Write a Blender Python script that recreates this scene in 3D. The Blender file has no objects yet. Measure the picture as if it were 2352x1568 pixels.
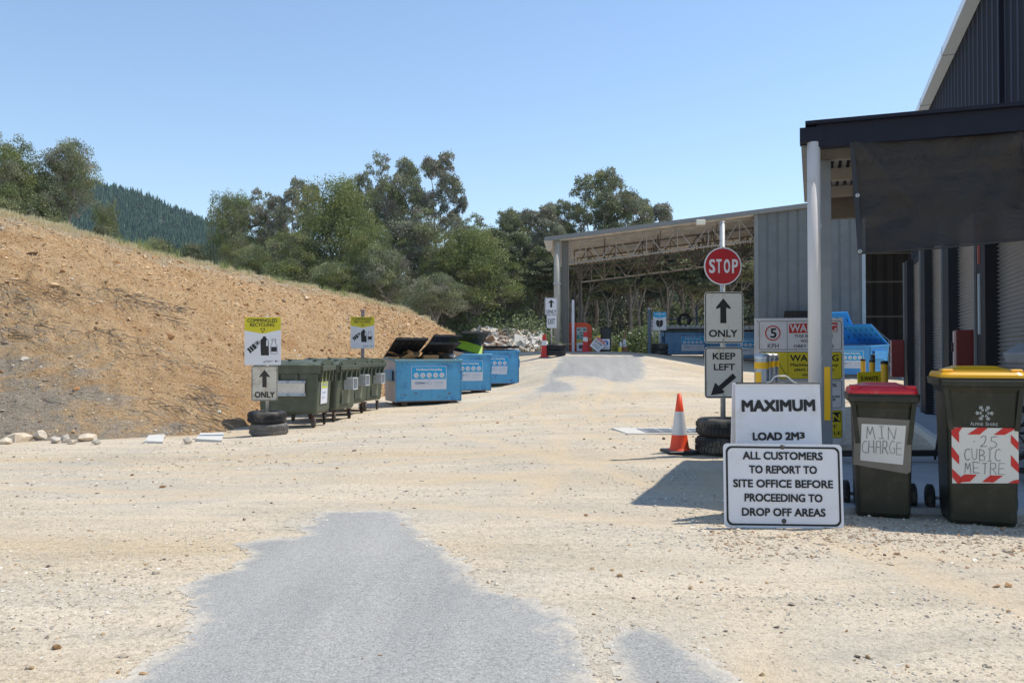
import bpy, math, random
import numpy as np
from mathutils import Vector, Matrix, noise as mnoise
R = math.radians
scene = bpy.context.scene
COL = scene.collection

# ------------------------------------------------------------------ camera, world, sun
EYE = 1.16
F = 1898.0                      # focal length in the photograph's 2352-wide pixels
TH = math.atan(29.0 / 1898.0)   # pitch
cam_d = bpy.data.cameras.new("camera")
cam = bpy.data.objects.new("camera", cam_d); COL.objects.link(cam)
cam_d.sensor_width = 22.3; cam_d.lens = 22.3 * F / 2352.0
cam_d.clip_start = 0.05; cam_d.clip_end = 5000
cam.location = (0, 0, EYE); cam.rotation_euler = (R(90) + TH, 0, 0)
scene.camera = cam

SUNV = Vector((0.441, 0.168, 0.882)).normalized()
elev = math.asin(SUNV.z); azim = math.atan2(SUNV.x, SUNV.y)
w = bpy.data.worlds.new("World"); scene.world = w; w.use_nodes = True
nt = w.node_tree; bg = nt.nodes["Background"]
sky = nt.nodes.new("ShaderNodeTexSky"); sky.sky_type = 'NISHITA'; sky.sun_disc = False
sky.sun_elevation = elev; sky.sun_rotation = azim
sky.altitude = 300; sky.air_density = 1.15; sky.dust_density = 0.0; sky.ozone_density = 1.6
nt.links.new(sky.outputs[0], bg.inputs[0]); bg.inputs[1].default_value = 0.138
sd = bpy.data.lights.new("sun", 'SUN'); so = bpy.data.objects.new("sun", sd); COL.objects.link(so)
sd.energy = 3.6; sd.angle = R(0.53); sd.color = (1.0, 0.94, 0.84)
so.rotation_euler = SUNV.to_track_quat('Z', 'Y').to_euler(); so.location = (10, 5, 40)
vs = scene.view_settings
vs.view_transform = 'Standard'; vs.look = 'None'; vs.exposure = 0.42; vs.gamma = 1; vs.use_curve_mapping = False
scene.cycles.max_bounces = 6; scene.cycles.transparent_max_bounces = 16
scene.cycles.sample_clamp_indirect = 6.0

# ------------------------------------------------------------------ geometry of the view
def ray(u, v):
    a = u - 1176.0; b = 784.0 - v
    return np.array([a, F * math.cos(TH) - b * math.sin(TH), F * math.sin(TH) + b * math.cos(TH)])
def P(u, v, Y):
    d = ray(u, v); d = d * (Y / d[1]); return (float(d[0]), float(Y), float(EYE + d[2]))
E1 = np.array([math.sin(R(20)), math.cos(R(20))]); E2 = np.array([math.cos(R(20)), -math.sin(R(20))])
def BF(e1, e2, z=0.0):
    p = E1 * e1 + E2 * e2; return (float(p[0]), float(p[1]), z)

# terrain control points -> thin plate spline
CP = [(-30,-5,-.3),(0,-6,0),(30,-6,0),(-30,8,-.5),(-14,9,-.25),(-8,8,-.08),(-4,5,0),(0,3,0),(4,4,0),(8,5,0.02),(14,8,0.05),(0,8,0),(4,8,0),(2.5,9.6,0),(6,10,0),
 (-12,13,-.35),(-8.5,13.5,-.3),(-5,14,-.27),(-4.3,14.3,-.25),(-2,13,-.12),(2.5,12.2,0),(6,13.5,0),(10,13,0.02),(0,16,-.1),(-4.1,16.6,-.29),(-4,18.5,-.28),(-3.5,20.5,-.26),(-8,20,-.3),
 (4,17,-.05),(7.5,17.3,0),(8.7,20.4,0),(14,18,.03),(-2.4,22.3,-.22),(-1.1,25.3,-.04),(0.1,27.9,.1),(1,21,-.1),(4,21,-.05),(2,24,.08),(4,24,.06),(2.3,28,.62),(4,28,.55),(7,27,.2),
 (1.6,31,1.12),(3.2,31,1.13),(5,31,1.1),(8,30,.5),(7,35,1.04),(9.4,33,.88),(13.5,32,.2),(12,28,.33),(12,24,.1),(16,36,.6),(20,30,.1),(-2,32,.95),(-1,34.5,1.2),(-3,38,1.3),(1.5,38,1.15),(6,40,1.12),(12,42,1.1),(0,45,1.2),(-10,45,1.3),(-20,40,1.2),(-20,25,0),(-35,30,.3),
 (20,45,1.0),(35,40,1.0),(40,15,0),(0,70,1.3),(30,75,1.3),(-30,75,1.3),(0,110,1.3),(60,110,1.3),(-60,110,1.3),(60,40,1.0),(-60,40,1.0),(60,0,0),(-60,0,0)]
CPa = np.array(CP, float)
def _phi(r2): return np.where(r2 > 1e-9, 0.5 * r2 * np.log(r2 + 1e-12), 0.0)
def _tps():
    n = len(CPa); X = CPa[:, :2] / 10.0
    K = _phi(((X[:, None] - X[None]) ** 2).sum(-1)) + np.eye(n) * 0.002
    Pm = np.hstack([np.ones((n, 1)), X]); A = np.zeros((n + 3, n + 3))
    A[:n, :n] = K; A[:n, n:] = Pm; A[n:, :n] = Pm.T
    return np.linalg.solve(A, np.concatenate([CPa[:, 2], np.zeros(3)])), X
TW, TX = _tps()
def gz(x, y):
    x = np.atleast_1d(np.asarray(x, float)); y = np.atleast_1d(np.asarray(y, float))
    xc = np.clip(x, -60, 60); yc = np.clip(y, -6, 110)
    out = np.empty(x.shape)
    fx = xc.ravel() / 10; fy = yc.ravel() / 10; o = np.empty(fx.size)
    for i in range(0, fx.size, 20000):
        s = slice(i, i + 20000); q = np.stack([fx[s], fy[s]], 1)
        r2 = ((q[:, None] - TX[None]) ** 2).sum(-1)
        o[s] = _phi(r2) @ TW[:-3] + TW[-3] + q @ TW[-2:]
    return o.reshape(x.shape)
def g1(x, y): return float(gz([x], [y])[0])
def GH(u, v):
    d = ray(u, v); Y = 3.0
    lo = None
    while Y < 60:
        z = EYE + d[2] * Y / d[1]; x = d[0] * Y / d[1]
        if z < g1(x, Y): break
        lo = Y; Y += 0.25
    a, b = (lo or 0.5), Y
    for _ in range(20):
        m = (a + b) / 2
        if EYE + d[2] * m / d[1] < g1(d[0] * m / d[1], m): b = m
        else: a = m
    return (d[0] * b / d[1], b)

# ------------------------------------------------------------------ mesh helpers
def np_mesh(name, V, Fc, mats, colors=None, smooth=False, fmat=None):
    me = bpy.data.meshes.new(name); V = np.asarray(V, np.float32); Fc = np.asarray(Fc, np.int32)
    me.vertices.add(len(V)); me.vertices.foreach_set("co", V.ravel())
    k = Fc.shape[1]; me.loops.add(Fc.size); me.loops.foreach_set("vertex_index", Fc.ravel())
    me.polygons.add(len(Fc)); me.polygons.foreach_set("loop_start", np.arange(0, Fc.size, k, dtype=np.int32))
    me.polygons.foreach_set("loop_total", np.full(len(Fc), k, np.int32))
    if fmat is not None: me.polygons.foreach_set("material_index", np.asarray(fmat, np.int32))
    me.polygons.foreach_set("use_smooth", np.full(len(Fc), smooth))
    for m in (mats if isinstance(mats, (list, tuple)) else [mats]): me.materials.append(m)
    me.update(calc_edges=True)
    if colors is not None:
        at = me.color_attributes.new("col", 'FLOAT_COLOR', 'POINT')
        c = np.ones((len(V), 4), np.float32); c[:, :3] = colors; at.data.foreach_set("color", c.ravel())
    return me
def link(name, me, parent=None, loc=None, rz=0):
    o = bpy.data.objects.new(name, me); COL.objects.link(o)
    if parent is not None: o.parent = parent
    if loc is not None: o.location = loc
    if rz: o.rotation_euler = (0, 0, rz)
    return o
def tag(o, label=None, cat=None, group=None, kind=None):
    if label: o['label'] = label
    if cat: o['category'] = cat
    if group: o['group'] = group
    if kind: o['kind'] = kind
    return o
def thing(name, loc, label, cat, rz=0, group=None):
    o = bpy.data.objects.new(name, None); COL.objects.link(o); o.empty_display_size = .2
    o.location = loc; o.rotation_euler = (0, 0, rz)
    return tag(o, label, cat, group)
def rotm(rx=0, ry=0, rz=0): return Matrix.Rotation(rz, 3, 'Z') @ Matrix.Rotation(ry, 3, 'Y') @ Matrix.Rotation(rx, 3, 'X')

class MB:
    def __init__(s): s.v = []; s.f = []; s.m = []; s.sm = []
    def add(s, vs, fs, mi=0, smooth=False):
        b = len(s.v); s.v += [tuple(map(float, x)) for x in vs]; s.f += [tuple(b + i for i in f) for f in fs]
        s.m += [mi] * len(fs); s.sm += [smooth] * len(fs); return s
    def box(s, c, d, rot=None, mi=0, bev=0.0, taper=None):
        x, y, z = d[0] / 2, d[1] / 2, d[2] / 2
        if bev <= 0 or bev * 2.2 > min(d):
            vs = [(-x, -y, -z), (x, -y, -z), (x, y, -z), (-x, y, -z), (-x, -y, z), (x, -y, z), (x, y, z), (-x, y, z)]
            fs = [(0, 3, 2, 1), (4, 5, 6, 7), (0, 1, 5, 4), (1, 2, 6, 5), (2, 3, 7, 6), (3, 0, 4, 7)]
        else:
            vs = []; b = bev
            rings = [(-z, b), (-z + b, 0), (z - b, 0), (z, b)]
            for zz, i in rings:
                X, Y = x - i, y - i; c0 = b * .7
                vs += [(-X + c0, -Y, zz), (X - c0, -Y, zz), (X, -Y + c0, zz), (X, Y - c0, zz), (X - c0, Y, zz), (-X + c0, Y, zz), (-X, Y - c0, zz), (-X, -Y + c0, zz)]
            fs = [tuple(range(7, -1, -1)), tuple(range(24, 32))]
            for r in range(3):
                for k in range(8):
                    a = r * 8 + k; b2 = r * 8 + (k + 1) % 8
                    fs.append((a, b2, b2 + 8, a + 8))
        if taper: vs = [(p[0] * (taper if p[2] < 0 else 1), p[1] * (taper if p[2] < 0 else 1), p[2]) for p in vs]
        if rot is not None: vs = [rot @ Vector(p) for p in vs]
        return s.add([(p[0] + c[0], p[1] + c[1], p[2] + c[2]) for p in vs], fs, mi)
    def tube(s, pts, r, n=10, mi=0, cap=True, smooth=True):
        pts = [Vector(p) for p in pts]; rs = r if isinstance(r, (list, tuple)) else [r] * len(pts)
        vs = []; up = None
        for i, p in enumerate(pts):
            t = (pts[min(i + 1, len(pts) - 1)] - pts[max(i - 1, 0)]).normalized()
            if up is None: up = Vector((0, 0, 1)) if abs(t.z) < .9 else Vector((1, 0, 0))
            a = t.cross(up).normalized(); b = a.cross(t).normalized(); up = b
            for k in range(n):
                th = 2 * math.pi * k / n; vs.append(p + (a * math.cos(th) + b * math.sin(th)) * rs[i])
        fs = []
        for i in range(len(pts) - 1):
            for k in range(n):
                a0 = i * n + k; a1 = i * n + (k + 1) % n; fs.append((a0, a1, a1 + n, a0 + n))
        s.add(vs, fs, mi, smooth)
        if cap:
            L = len(s.v) - len(vs)
            s.f += [tuple(L + k for k in range(n - 1, -1, -1)), tuple(L + (len(pts) - 1) * n + k for k in range(n))]
            s.m += [mi] * 2; s.sm += [False] * 2
        return s
    def lathe(s, prof, c=(0, 0, 0), n=24, axis='z', mi=0, smooth=True):
        vs = []
        for r, h in prof:
            for k in range(n):
                t = 2 * math.pi * k / n
                p = (r * math.cos(t), r * math.sin(t), h)
                if axis == 'x': p = (h, p[0], p[1])
                if axis == 'y': p = (p[0], h, p[1])
                vs.append((p[0] + c[0], p[1] + c[1], p[2] + c[2]))
        fs = []
        for i in range(len(prof) - 1):
            for k in range(n):
                a = i * n + k; b = i * n + (k + 1) % n; fs.append((a, b, b + n, a + n))
        return s.add(vs, fs, mi, smooth)
    def poly(s, pts, y=0.0, t=0.0, mi=0):
        """outline in the xz plane, front at y, thickness t behind it"""
        n = len(pts); ar = sum(pts[i][0] * pts[(i + 1) % n][1] - pts[(i + 1) % n][0] * pts[i][1] for i in range(n))
        if ar < 0: pts = pts[::-1]
        vs = [(p[0], y, p[1]) for p in pts]
        if t <= 0: return s.add(vs, [tuple(range(n))], mi)
        vs += [(p[0], y + t, p[1]) for p in pts]
        fs = [tuple(range(n)), tuple(range(2 * n - 1, n - 1, -1))] + [((i + 1) % n, i, i + n, (i + 1) % n + n) for i in range(n)]
        return s.add(vs, fs, mi)
    def ring(s, outer, inner, y=0.0, mi=0):
        n = len(outer); vs = [(p[0], y, p[1]) for p in outer] + [(p[0], y, p[1]) for p in inner]
        return s.add(vs, [(i, (i + 1) % n, (i + 1) % n + n, i + n) for i in range(n)], mi)
    def strip(s, pts, wd, y=0.0, mi=0):
        """a ribbon along a polyline in the xz plane"""
        P2 = [Vector((p[0], p[1])) for p in pts]
        for a, b in zip(P2[:-1], P2[1:]):
            d = (b - a)
            if d.length < 1e-6: continue
            d.normalize(); nn = Vector((-d.y, d.x)) * wd / 2; e = d * wd * .3
            q = [a - e - nn, b + e - nn, b + e + nn, a - e + nn]
            s.add([(k.x, y, k.y) for k in q], [(0, 1, 2, 3)], mi)
        return s
    def xf(s, M, start=0):
        for i in range(start, len(s.v)): s.v[i] = tuple(M @ Vector(s.v[i]))
        return s
    def build(s, name, mats, parent=None, loc=None, rz=0):
        me = bpy.data.meshes.new(name); me.from_pydata(s.v, [], s.f)
        for m in (mats if isinstance(mats, (list, tuple)) else [mats]): me.materials.append(m)
        me.polygons.foreach_set("material_index", s.m); me.polygons.foreach_set("use_smooth", s.sm); me.update()
        return link(name, me, parent, loc, rz)

def rrect(x0, z0, x1, z1, r, n=5):
    pts = []
    for cx, cz, a0 in ((x1 - r, z1 - r, 0), (x0 + r, z1 - r, 90), (x0 + r, z0 + r, 180), (x1 - r, z0 + r, 270)):
        for k in range(n + 1):
            a = R(a0 + 90 * k / n); pts.append((cx + r * math.cos(a), cz + r * math.sin(a)))
    return pts
def circ(cx, cz, r, n=32): return [(cx + r * math.cos(2 * math.pi * k / n), cz + r * math.sin(2 * math.pi * k / n)) for k in range(n)]

_tc = bpy.data.curves.new("tmp_text", 'FONT'); _to = bpy.data.objects.new("tmp_text", _tc); COL.objects.link(_to)
def text(mb, body, x0, z0, x1, z1, y=0.0, bold=0.0, mi=0, shear=0.0):
    """lettering fitted to the rectangle x0..x1, z0..z1 of the xz plane"""
    _tc.body = body; _tc.shear = shear; _tc.resolution_u = 3
    dg = bpy.context.evaluated_depsgraph_get(); dg.update()
    me = bpy.data.meshes.new_from_object(_to.evaluated_get(dg), depsgraph=dg)
    if len(me.vertices) == 0: return mb
    co = np.array([v.co[:] for v in me.vertices]); mn = co.min(0); mx = co.max(0)
    sx = (x1 - x0) / max(mx[0] - mn[0], 1e-6); sz = (z1 - z0) / max(mx[1] - mn[1], 1e-6)
    d = bold * (z1 - z0) * 1.25; fs = [tuple(p.vertices) for p in me.polygons]
    for i, (ox, oz) in enumerate([(0, 0)] if bold <= 0 else [(-1, -1), (1, -1), (1, 1), (-1, 1)] if bold < .02 else [(-1, -1), (0, -1), (1, -1), (1, 1), (0, 1), (-1, 1), (0, 0)]):
        mb.add([(x0 + d + (c[0] - mn[0]) * (sx * (1 - 2 * d / (x1 - x0))) + ox * d, y - .0003 * i, z0 + d + (c[1] - mn[1]) * (sz * (1 - 2 * d / (z1 - z0))) + oz * d) for c in co], fs, mi)
    bpy.data.meshes.remove(me); return mb

# ------------------------------------------------------------------ materials
def newmat(name):
    m = bpy.data.materials.new(name); m.use_nodes = True; t = m.node_tree; b = t.nodes["Principled BSDF"]; return m, t, b
def N(t, ty, **k):
    n = t.nodes.new(ty)
    for a, v in k.items(): setattr(n, a, v)
    return n
def noise_node(t, scale, detail=6, rough=.6, vec=None, dist=0.0):
    n = N(t, "ShaderNodeTexNoise"); n.inputs["Scale"].default_value = scale; n.inputs["Detail"].default_value = detail
    n.inputs["Roughness"].default_value = rough; n.inputs["Distortion"].default_value = dist
    if vec is not None: t.links.new(vec, n.inputs["Vector"])
    return n.outputs["Fac"]
def ramp(t, fac, stops):
    r = N(t, "ShaderNodeValToRGB"); el = r.color_ramp.elements
    while len(el) < len(stops): el.new(.5)
    for e, (p, c) in zip(el, stops): e.position = p; e.color = (*c, 1) if len(c) == 3 else c
    t.links.new(fac, r.inputs[0]); return r.outputs[0]
def mixc(t, fac, a, b, mode='MIX'):
    n = N(t, "ShaderNodeMix", data_type='RGBA', blend_type=mode)
    for s_, v in ((n.inputs[0], fac), (n.inputs[6], a), (n.inputs[7], b)):
        if isinstance(v, bpy.types.NodeSocket): t.links.new(v, s_)
        elif isinstance(v, (int, float)): s_.default_value = v
        else: s_.default_value = (*v, 1)
    return n.outputs[2]
def bumpn(t, b, h, strength=.3, dist=.01, prev=None):
    n = N(t, "ShaderNodeBump"); n.inputs["Strength"].default_value = strength; n.inputs["Distance"].default_value = dist
    t.links.new(h, n.inputs["Height"])
    if prev is not None: t.links.new(prev, n.inputs["Normal"])
    t.links.new(n.outputs[0], b.inputs["Normal"]); return n.outputs[0]
def ocoord(t, world=False):
    if world:
        return N(t, "ShaderNodeNewGeometry").outputs["Position"]
    return N(t, "ShaderNodeTexCoord").outputs["Object"]
def scaled(t, vec, s, rot=(0, 0, 0)):
    m = N(t, "ShaderNodeMapping"); m.inputs["Scale"].default_value = s; m.inputs["Rotation"].default_value = rot
    t.links.new(vec, m.inputs["Vector"]); return m.outputs[0]
def M(name, col, rough=.6, metal=0.0, var=.12, scale=6, dirt=None, dirt_amt=.45, bump=0.0, bscale=60, spec=.4, dscale=3):
    m, t, b = newmat(name); v = ocoord(t)
    nz = noise_node(t, scale, 5, .6, v)
    lo = tuple(c * (1 - var) for c in col); hi = tuple(min(1, c * (1 + var)) for c in col)
    c = ramp(t, nz, [(.3, lo), (.7, hi)])
    if dirt is not None:
        dn = noise_node(t, dscale, 8, .7, v, .4)
        f = ramp(t, dn, [(.66 - dirt_amt * .35, (0, 0, 0)), (.8 - dirt_amt * .2, (1, 1, 1))])
        c = mixc(t, f, c, dirt)
    t.links.new(c, b.inputs["Base Color"])
    b.inputs["Roughness"].default_value = rough; b.inputs["Metallic"].default_value = metal
    b.inputs["Specular IOR Level"].default_value = spec
    if bump > 0: bumpn(t, b, noise_node(t, bscale, 4, .6, v), bump, .004)
    return m

white_sign = M("sign_white", (.70, .70, .74), .45, var=.05, scale=2, dirt=(.56, .53, .48), dirt_amt=.3)
old_sign = M("sign_old_white", (.62, .60, .55), .5, var=.05, dirt=(.42, .33, .2), dirt_amt=.35)
aged_sign = M("sign_very_old", (.58, .54, .46), .5, var=.08, dirt=(.30, .2, .1), dirt_amt=.5, dscale=5)
black_ink = M("black_ink", (.012, .012, .014), .5, var=.1)
grey_ink = M("grey_ink", (.08, .08, .085), .6, var=.2)
red_ink = M("red_ink", (.55, .03, .025), .45, var=.05)
stop_red = M("stop_red", (.42, .012, .02), .4, var=.08)
yellow_ink = M("sign_yellow", (.72, .58, .02), .45, var=.05, dirt=(.5, .4, .08), dirt_amt=.15)
comm_yellow = M("commingled_yellow", (.62, .54, .02), .5, var=.04)
tape_yellow = M("tape_yellow", (.85, .47, .01), .4, var=.05)
galv = M("galvanised", (.42, .44, .45), .55, .35, var=.15, scale=20)
alu = M("sign_back", (.55, .56, .57), .4, .8, var=.06)
rubber = M("tyre_rubber", (.022, .022, .023), .75, var=.3, scale=14, dirt=(.16, .14, .115), dirt_amt=.4, bump=.3)
dust_rubber = M("dusty_rubber", (.13, .125, .12), .85, var=.3, scale=10, dirt=(.22, .19, .15), dirt_amt=.65, bump=.3)
black_pl = M("black_plastic", (.014, .014, .016), .5, var=.2, dirt=(.12, .1, .08), dirt_amt=.2)
bin_green = M("bin_green", (.014, .016, .009), .42, var=.15, dirt=(.045, .042, .03), dirt_amt=.5, dscale=5, bump=.05, bscale=200)
big_green = M("skip_green", (.078, .092, .062), .5, var=.15, dirt=(.17, .19, .14), dirt_amt=.4, dscale=2)
big_green_pale = M("skip_green_faded", (.15, .24, .18), .55, var=.12, dirt=(.26, .28, .22), dirt_amt=.4, dscale=2)
lid_yellow = M("lid_yellow", (.85, .42, .004), .35, var=.04, dirt=(.75, .5, .15), dirt_amt=.12)
lid_red = M("lid_red", (.62, .02, .03), .38, var=.06, dirt=(.62, .2, .18), dirt_amt=.3, dscale=4)
cone_orange = M("cone_orange", (.88, .075, .02), .45, var=.07, dirt=(.6, .2, .1), dirt_amt=.1)
cone_white = M("cone_white", (.66, .64, .63), .4, var=.08, dirt=(.4, .36, .32), dirt_amt=.3)
skip_blue = M("skip_blue", (.10, .37, .62), .5, var=.12, scale=3, dirt=(.04, .16, .40), dirt_amt=.4, dscale=2.5, bump=.05)
pale_blue = M("skip_pale_side", (.42, .48, .54), .5, var=.1, dirt=(.3, .34, .4), dirt_amt=.3)  # paler grey-blue for the left side panel of the nearest skip
deep_blue = M("skip_deep_blue", (.14, .30, .50), .5, var=.15, scale=3, dirt=(.03, .10, .25), dirt_amt=.4, dscale=2.5)
bright_blue = M("skip_bright_blue", (.07, .33, .68), .45, var=.1, scale=3, dirt=(.05, .24, .55), dirt_amt=.3)
rust = M("rust", (.16, .07, .03), .85, var=.4, scale=25)
sticker_blue = M("sticker_blue", (.02, .38, .72), .4, var=.03)
sticker_white = M("sticker_white", (.68, .70, .76), .4, var=.04)
sticker_ink = M("sticker_pale_ink", (.33, .42, .55), .5, var=.05)
sticker_navy = M("sticker_navy", (.05, .14, .30), .5, var=.05)
cardb = M("cardboard", (.42, .24, .10), .8, var=.15)
lime = M("lime_sheet", (.30, .50, .03), .5, var=.08)
steel_paint = M("column_grey", (.20, .22, .245), .45, .2, var=.08, dirt=(.3, .3, .28), dirt_amt=.1)
pvc = M("downpipe_cream", (.64, .60, .57), .45, var=.03, dirt=(.5, .44, .36), dirt_amt=.15)
navy_flash = M("navy_flashing", (.010, .013, .026), .6, 0, var=.1, spec=.2)
plank = M("timber_cream", (.5, .42, .28), .7, var=.1)
conc = M("concrete_slab", (.36, .37, .38), .85, var=.12, scale=3, dirt=(.25, .23, .2), dirt_amt=.35, bump=.1)
conc_white = M("concrete_pale", (.58, .56, .51), .8, var=.08, dirt=(.5, .45, .36), dirt_amt=.3)
cab_red = M("cabinet_red", (.14, .006, .010), .4, var=.08)
cab_edge = M("cabinet_edge", (.55, .42, .42), .5, var=.05)
orange_tank = M("orange_tank", (.62, .07, .02), .55, var=.12, dirt=(.4, .1, .05), dirt_amt=.3)
bollard_y = M("bollard_yellow", (.62, .36, .02), .45, var=.1, dirt=(.3, .2, .06), dirt_amt=.3)
paper = M("paper", (.66, .64, .60), .7, var=.03)
tape_grey = M("packing_tape", (.16, .15, .13), .3, var=.15)
pencil = M("pencil_line", (.16, .15, .15), .8, var=.1)
pale_green = M("panel_pale", (.36, .44, .42), .5, var=.05)
teal = M("panel_teal", (.02, .22, .17), .5, var=.05)
bark = M("bark", (.20, .17, .14), .9, var=.35, scale=4, dirt=(.3, .27, .23), dirt_amt=.5, dscale=2, bump=.3, bscale=20)
pale_bark = M("pale_bark", (.33, .29, .25), .85, var=.25, scale=3, dirt=(.16, .12, .09), dirt_amt=.4, dscale=2)

def ribbed(name, col, freq, axis='x', rough=.45, metal=.1, depth=.02, dark=.6, sharp=.75):
    """trapezoidal sheet: ribs run across the given object axis"""
    m, t, b = newmat(name); v = ocoord(t); sp = N(t, "ShaderNodeSeparateXYZ"); t.links.new(v, sp.inputs[0])
    mu = N(t, "ShaderNodeMath", operation='MULTIPLY'); mu.inputs[1].default_value = freq; t.links.new(sp.outputs['XYZ'.index(axis.upper())], mu.inputs[0])
    fr = N(t, "ShaderNodeMath", operation='FRACT'); t.links.new(mu.outputs[0], fr.inputs[0])
    h = ramp(t, fr.outputs[0], [(0, (0, 0, 0)), (.12, (1, 1, 1)), (sharp - .12, (1, 1, 1)), (sharp, (0, 0, 0))])
    nz = noise_node(t, 2.0, 6, .6, v)
    c = ramp(t, nz, [(.3, tuple(x * .88 for x in col)), (.7, tuple(min(1, x * 1.12) for x in col))])
    t.links.new(c, b.inputs["Base Color"]); b.inputs["Roughness"].default_value = rough; b.inputs["Metallic"].default_value = metal
    c = mixc(t, h, tuple(x * dark for x in col), c); t.links.new(c, b.inputs["Base Color"])
    b.inputs["Specular IOR Level"].default_value = .18
    bumpn(t, b, h, 1.0, depth); return m
roof_under = M("roof_underside", (.20, .18, .16), .5, .2, var=.2, scale=6)

def attr_mat(name, rough=.9, mul=None, transl=0.0, spec=.2, var=0.0):
    m, t, b = newmat(name); a = N(t, "ShaderNodeAttribute"); a.attribute_name = "col"; c = a.outputs["Color"]
    if mul:
        vm = N(t, "ShaderNodeVectorMath", operation='MULTIPLY'); t.links.new(c, vm.inputs[0]); vm.inputs[1].default_value = mul; c = vm.outputs[0]
    t.links.new(c, b.inputs["Base Color"]); b.inputs["Roughness"].default_value = rough; b.inputs["Specular IOR Level"].default_value = spec
    if transl > 0:
        tr = N(t, "ShaderNodeBsdfTranslucent"); t.links.new(c, tr.inputs[0]); mx = N(t, "ShaderNodeMixShader"); mx.inputs[0].default_value = transl
        t.links.new(b.outputs[0], mx.inputs[1]); t.links.new(tr.outputs[0], mx.inputs[2]); t.links.new(mx.outputs[0], t.nodes["Material Output"].inputs[0])
    return m
stone_mat = attr_mat("stone_chips", .9, spec=.15)
leaf_mat = attr_mat("leaves", .5, transl=.3, spec=.4, mul=(1.25, 1.25, 1.2))

def ground_mat():
    m, t, b = newmat("gravel_ground"); v = ocoord(t, True)
    flow = scaled(t, v, (.55, 2.6, 1), (0, 0, R(-12)))
    big = noise_node(t, .35, 6, .6, v, .5); mid = noise_node(t, 1.2, 8, .68, flow, .6); yel = noise_node(t, .22, 5, .55, flow)
    c = ramp(t, mid, [(.28, (.43, .38, .31)), (.42, (.56, .49, .385)), (.58, (.66, .565, .435)), (.8, (.70, .60, .45))])
    fy = ramp(t, yel, [(.44, (0, 0, 0)), (.64, (.75, .75, .75))]); c = mixc(t, fy, c, (.56, .435, .27))
    fg = ramp(t, big, [(.50, (0, 0, 0)), (.68, (.55, .55, .55))]); c = mixc(t, fg, c, (.40, .385, .35))
    sp = noise_node(t, 70, 3, .7, v); sp2 = noise_node(t, 22, 5, .75, v)
    c = mixc(t, .75, c, ramp(t, sp, [(.30, (.42, .38, .34)), (.46, (.95, .95, .95)), (.7, (1.18, 1.17, 1.15))]), 'MULTIPLY')
    c = mixc(t, .7, c, ramp(t, sp2, [(.32, (.55, .52, .48)), (.5, (1, 1, 1)), (.75, (1.1, 1.1, 1.1))]), 'MULTIPLY')
    at = N(t, "ShaderNodeAttribute"); at.attribute_name = "col"; sr = N(t, "ShaderNodeSeparateColor"); t.links.new(at.outputs["Color"], sr.inputs[0])
    c = mixc(t, ramp(t, sr.outputs[0], [(0, (0, 0, 0)), (1, (.62, .62, .62))]), c, (.60, .475, .315))
    c = mixc(t, ramp(t, sr.outputs[1], [(0, (0, 0, 0)), (.8, (.45, .45, .45))]), c, (.45, .415, .35))
    t.links.new(c, b.inputs["Base Color"]); b.inputs["Roughness"].default_value = .95; b.inputs["Specular IOR Level"].default_value = .1
    n1 = bumpn(t, b, sp2, .55, .03); bumpn(t, b, sp, .7, .012, n1); return m
def asphalt_mat():
    m, t, b = newmat("asphalt"); v = ocoord(t, True)
    flow = scaled(t, v, (2.2, .35, 1), (0, 0, R(8)))
    tr = noise_node(t, 1.1, 5, .6, flow); big = noise_node(t, .8, 6, .6, v); fine = noise_node(t, 110, 3, .8, v); sp = noise_node(t, 45, 4, .8, v)
    c = ramp(t, tr, [(.3, (.30, .295, .28)), (.7, (.375, .366, .345))])
    c = mixc(t, ramp(t, big, [(.5, (0, 0, 0)), (.8, (.5, .5, .5))]), c, (.40, .385, .35))
    c = mixc(t, .9, c, ramp(t, fine, [(.28, (.5, .5, .5)), (.5, (1, 1, 1)), (.72, (1.5, 1.5, 1.48))]), 'MULTIPLY')
    c = mixc(t, .6, c, ramp(t, sp, [(.3, (.6, .6, .6)), (.5, (1, 1, 1)), (.75, (1.35, 1.34, 1.3))]), 'MULTIPLY')
    at = N(t, "ShaderNodeAttribute"); at.attribute_name = "col"; ds = N(t, "ShaderNodeMath", operation='MULTIPLY_ADD'); ds.inputs[1].default_value = .9
    dn = noise_node(t, 3.5, 9, .8, v, .5); t.links.new(dn, ds.inputs[0]); t.links.new(at.outputs["Fac"], ds.inputs[2])
    dust = mixc(t, .8, (.56, .50, .41), ramp(t, sp, [(.3, (.6, .58, .55)), (.5, (1, 1, 1)), (.75, (1.15, 1.14, 1.1))]), 'MULTIPLY')
    c = mixc(t, ramp(t, ds.outputs[0], [(.42, (1, 1, 1)), (.74, (.0, .0, .0))]), c, dust)
    t.links.new(c, b.inputs["Base Color"]); b.inputs["Roughness"].default_value = .95; b.inputs["Specular IOR Level"].default_value = .08
    bumpn(t, b, fine, .6, .006); return m
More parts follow.
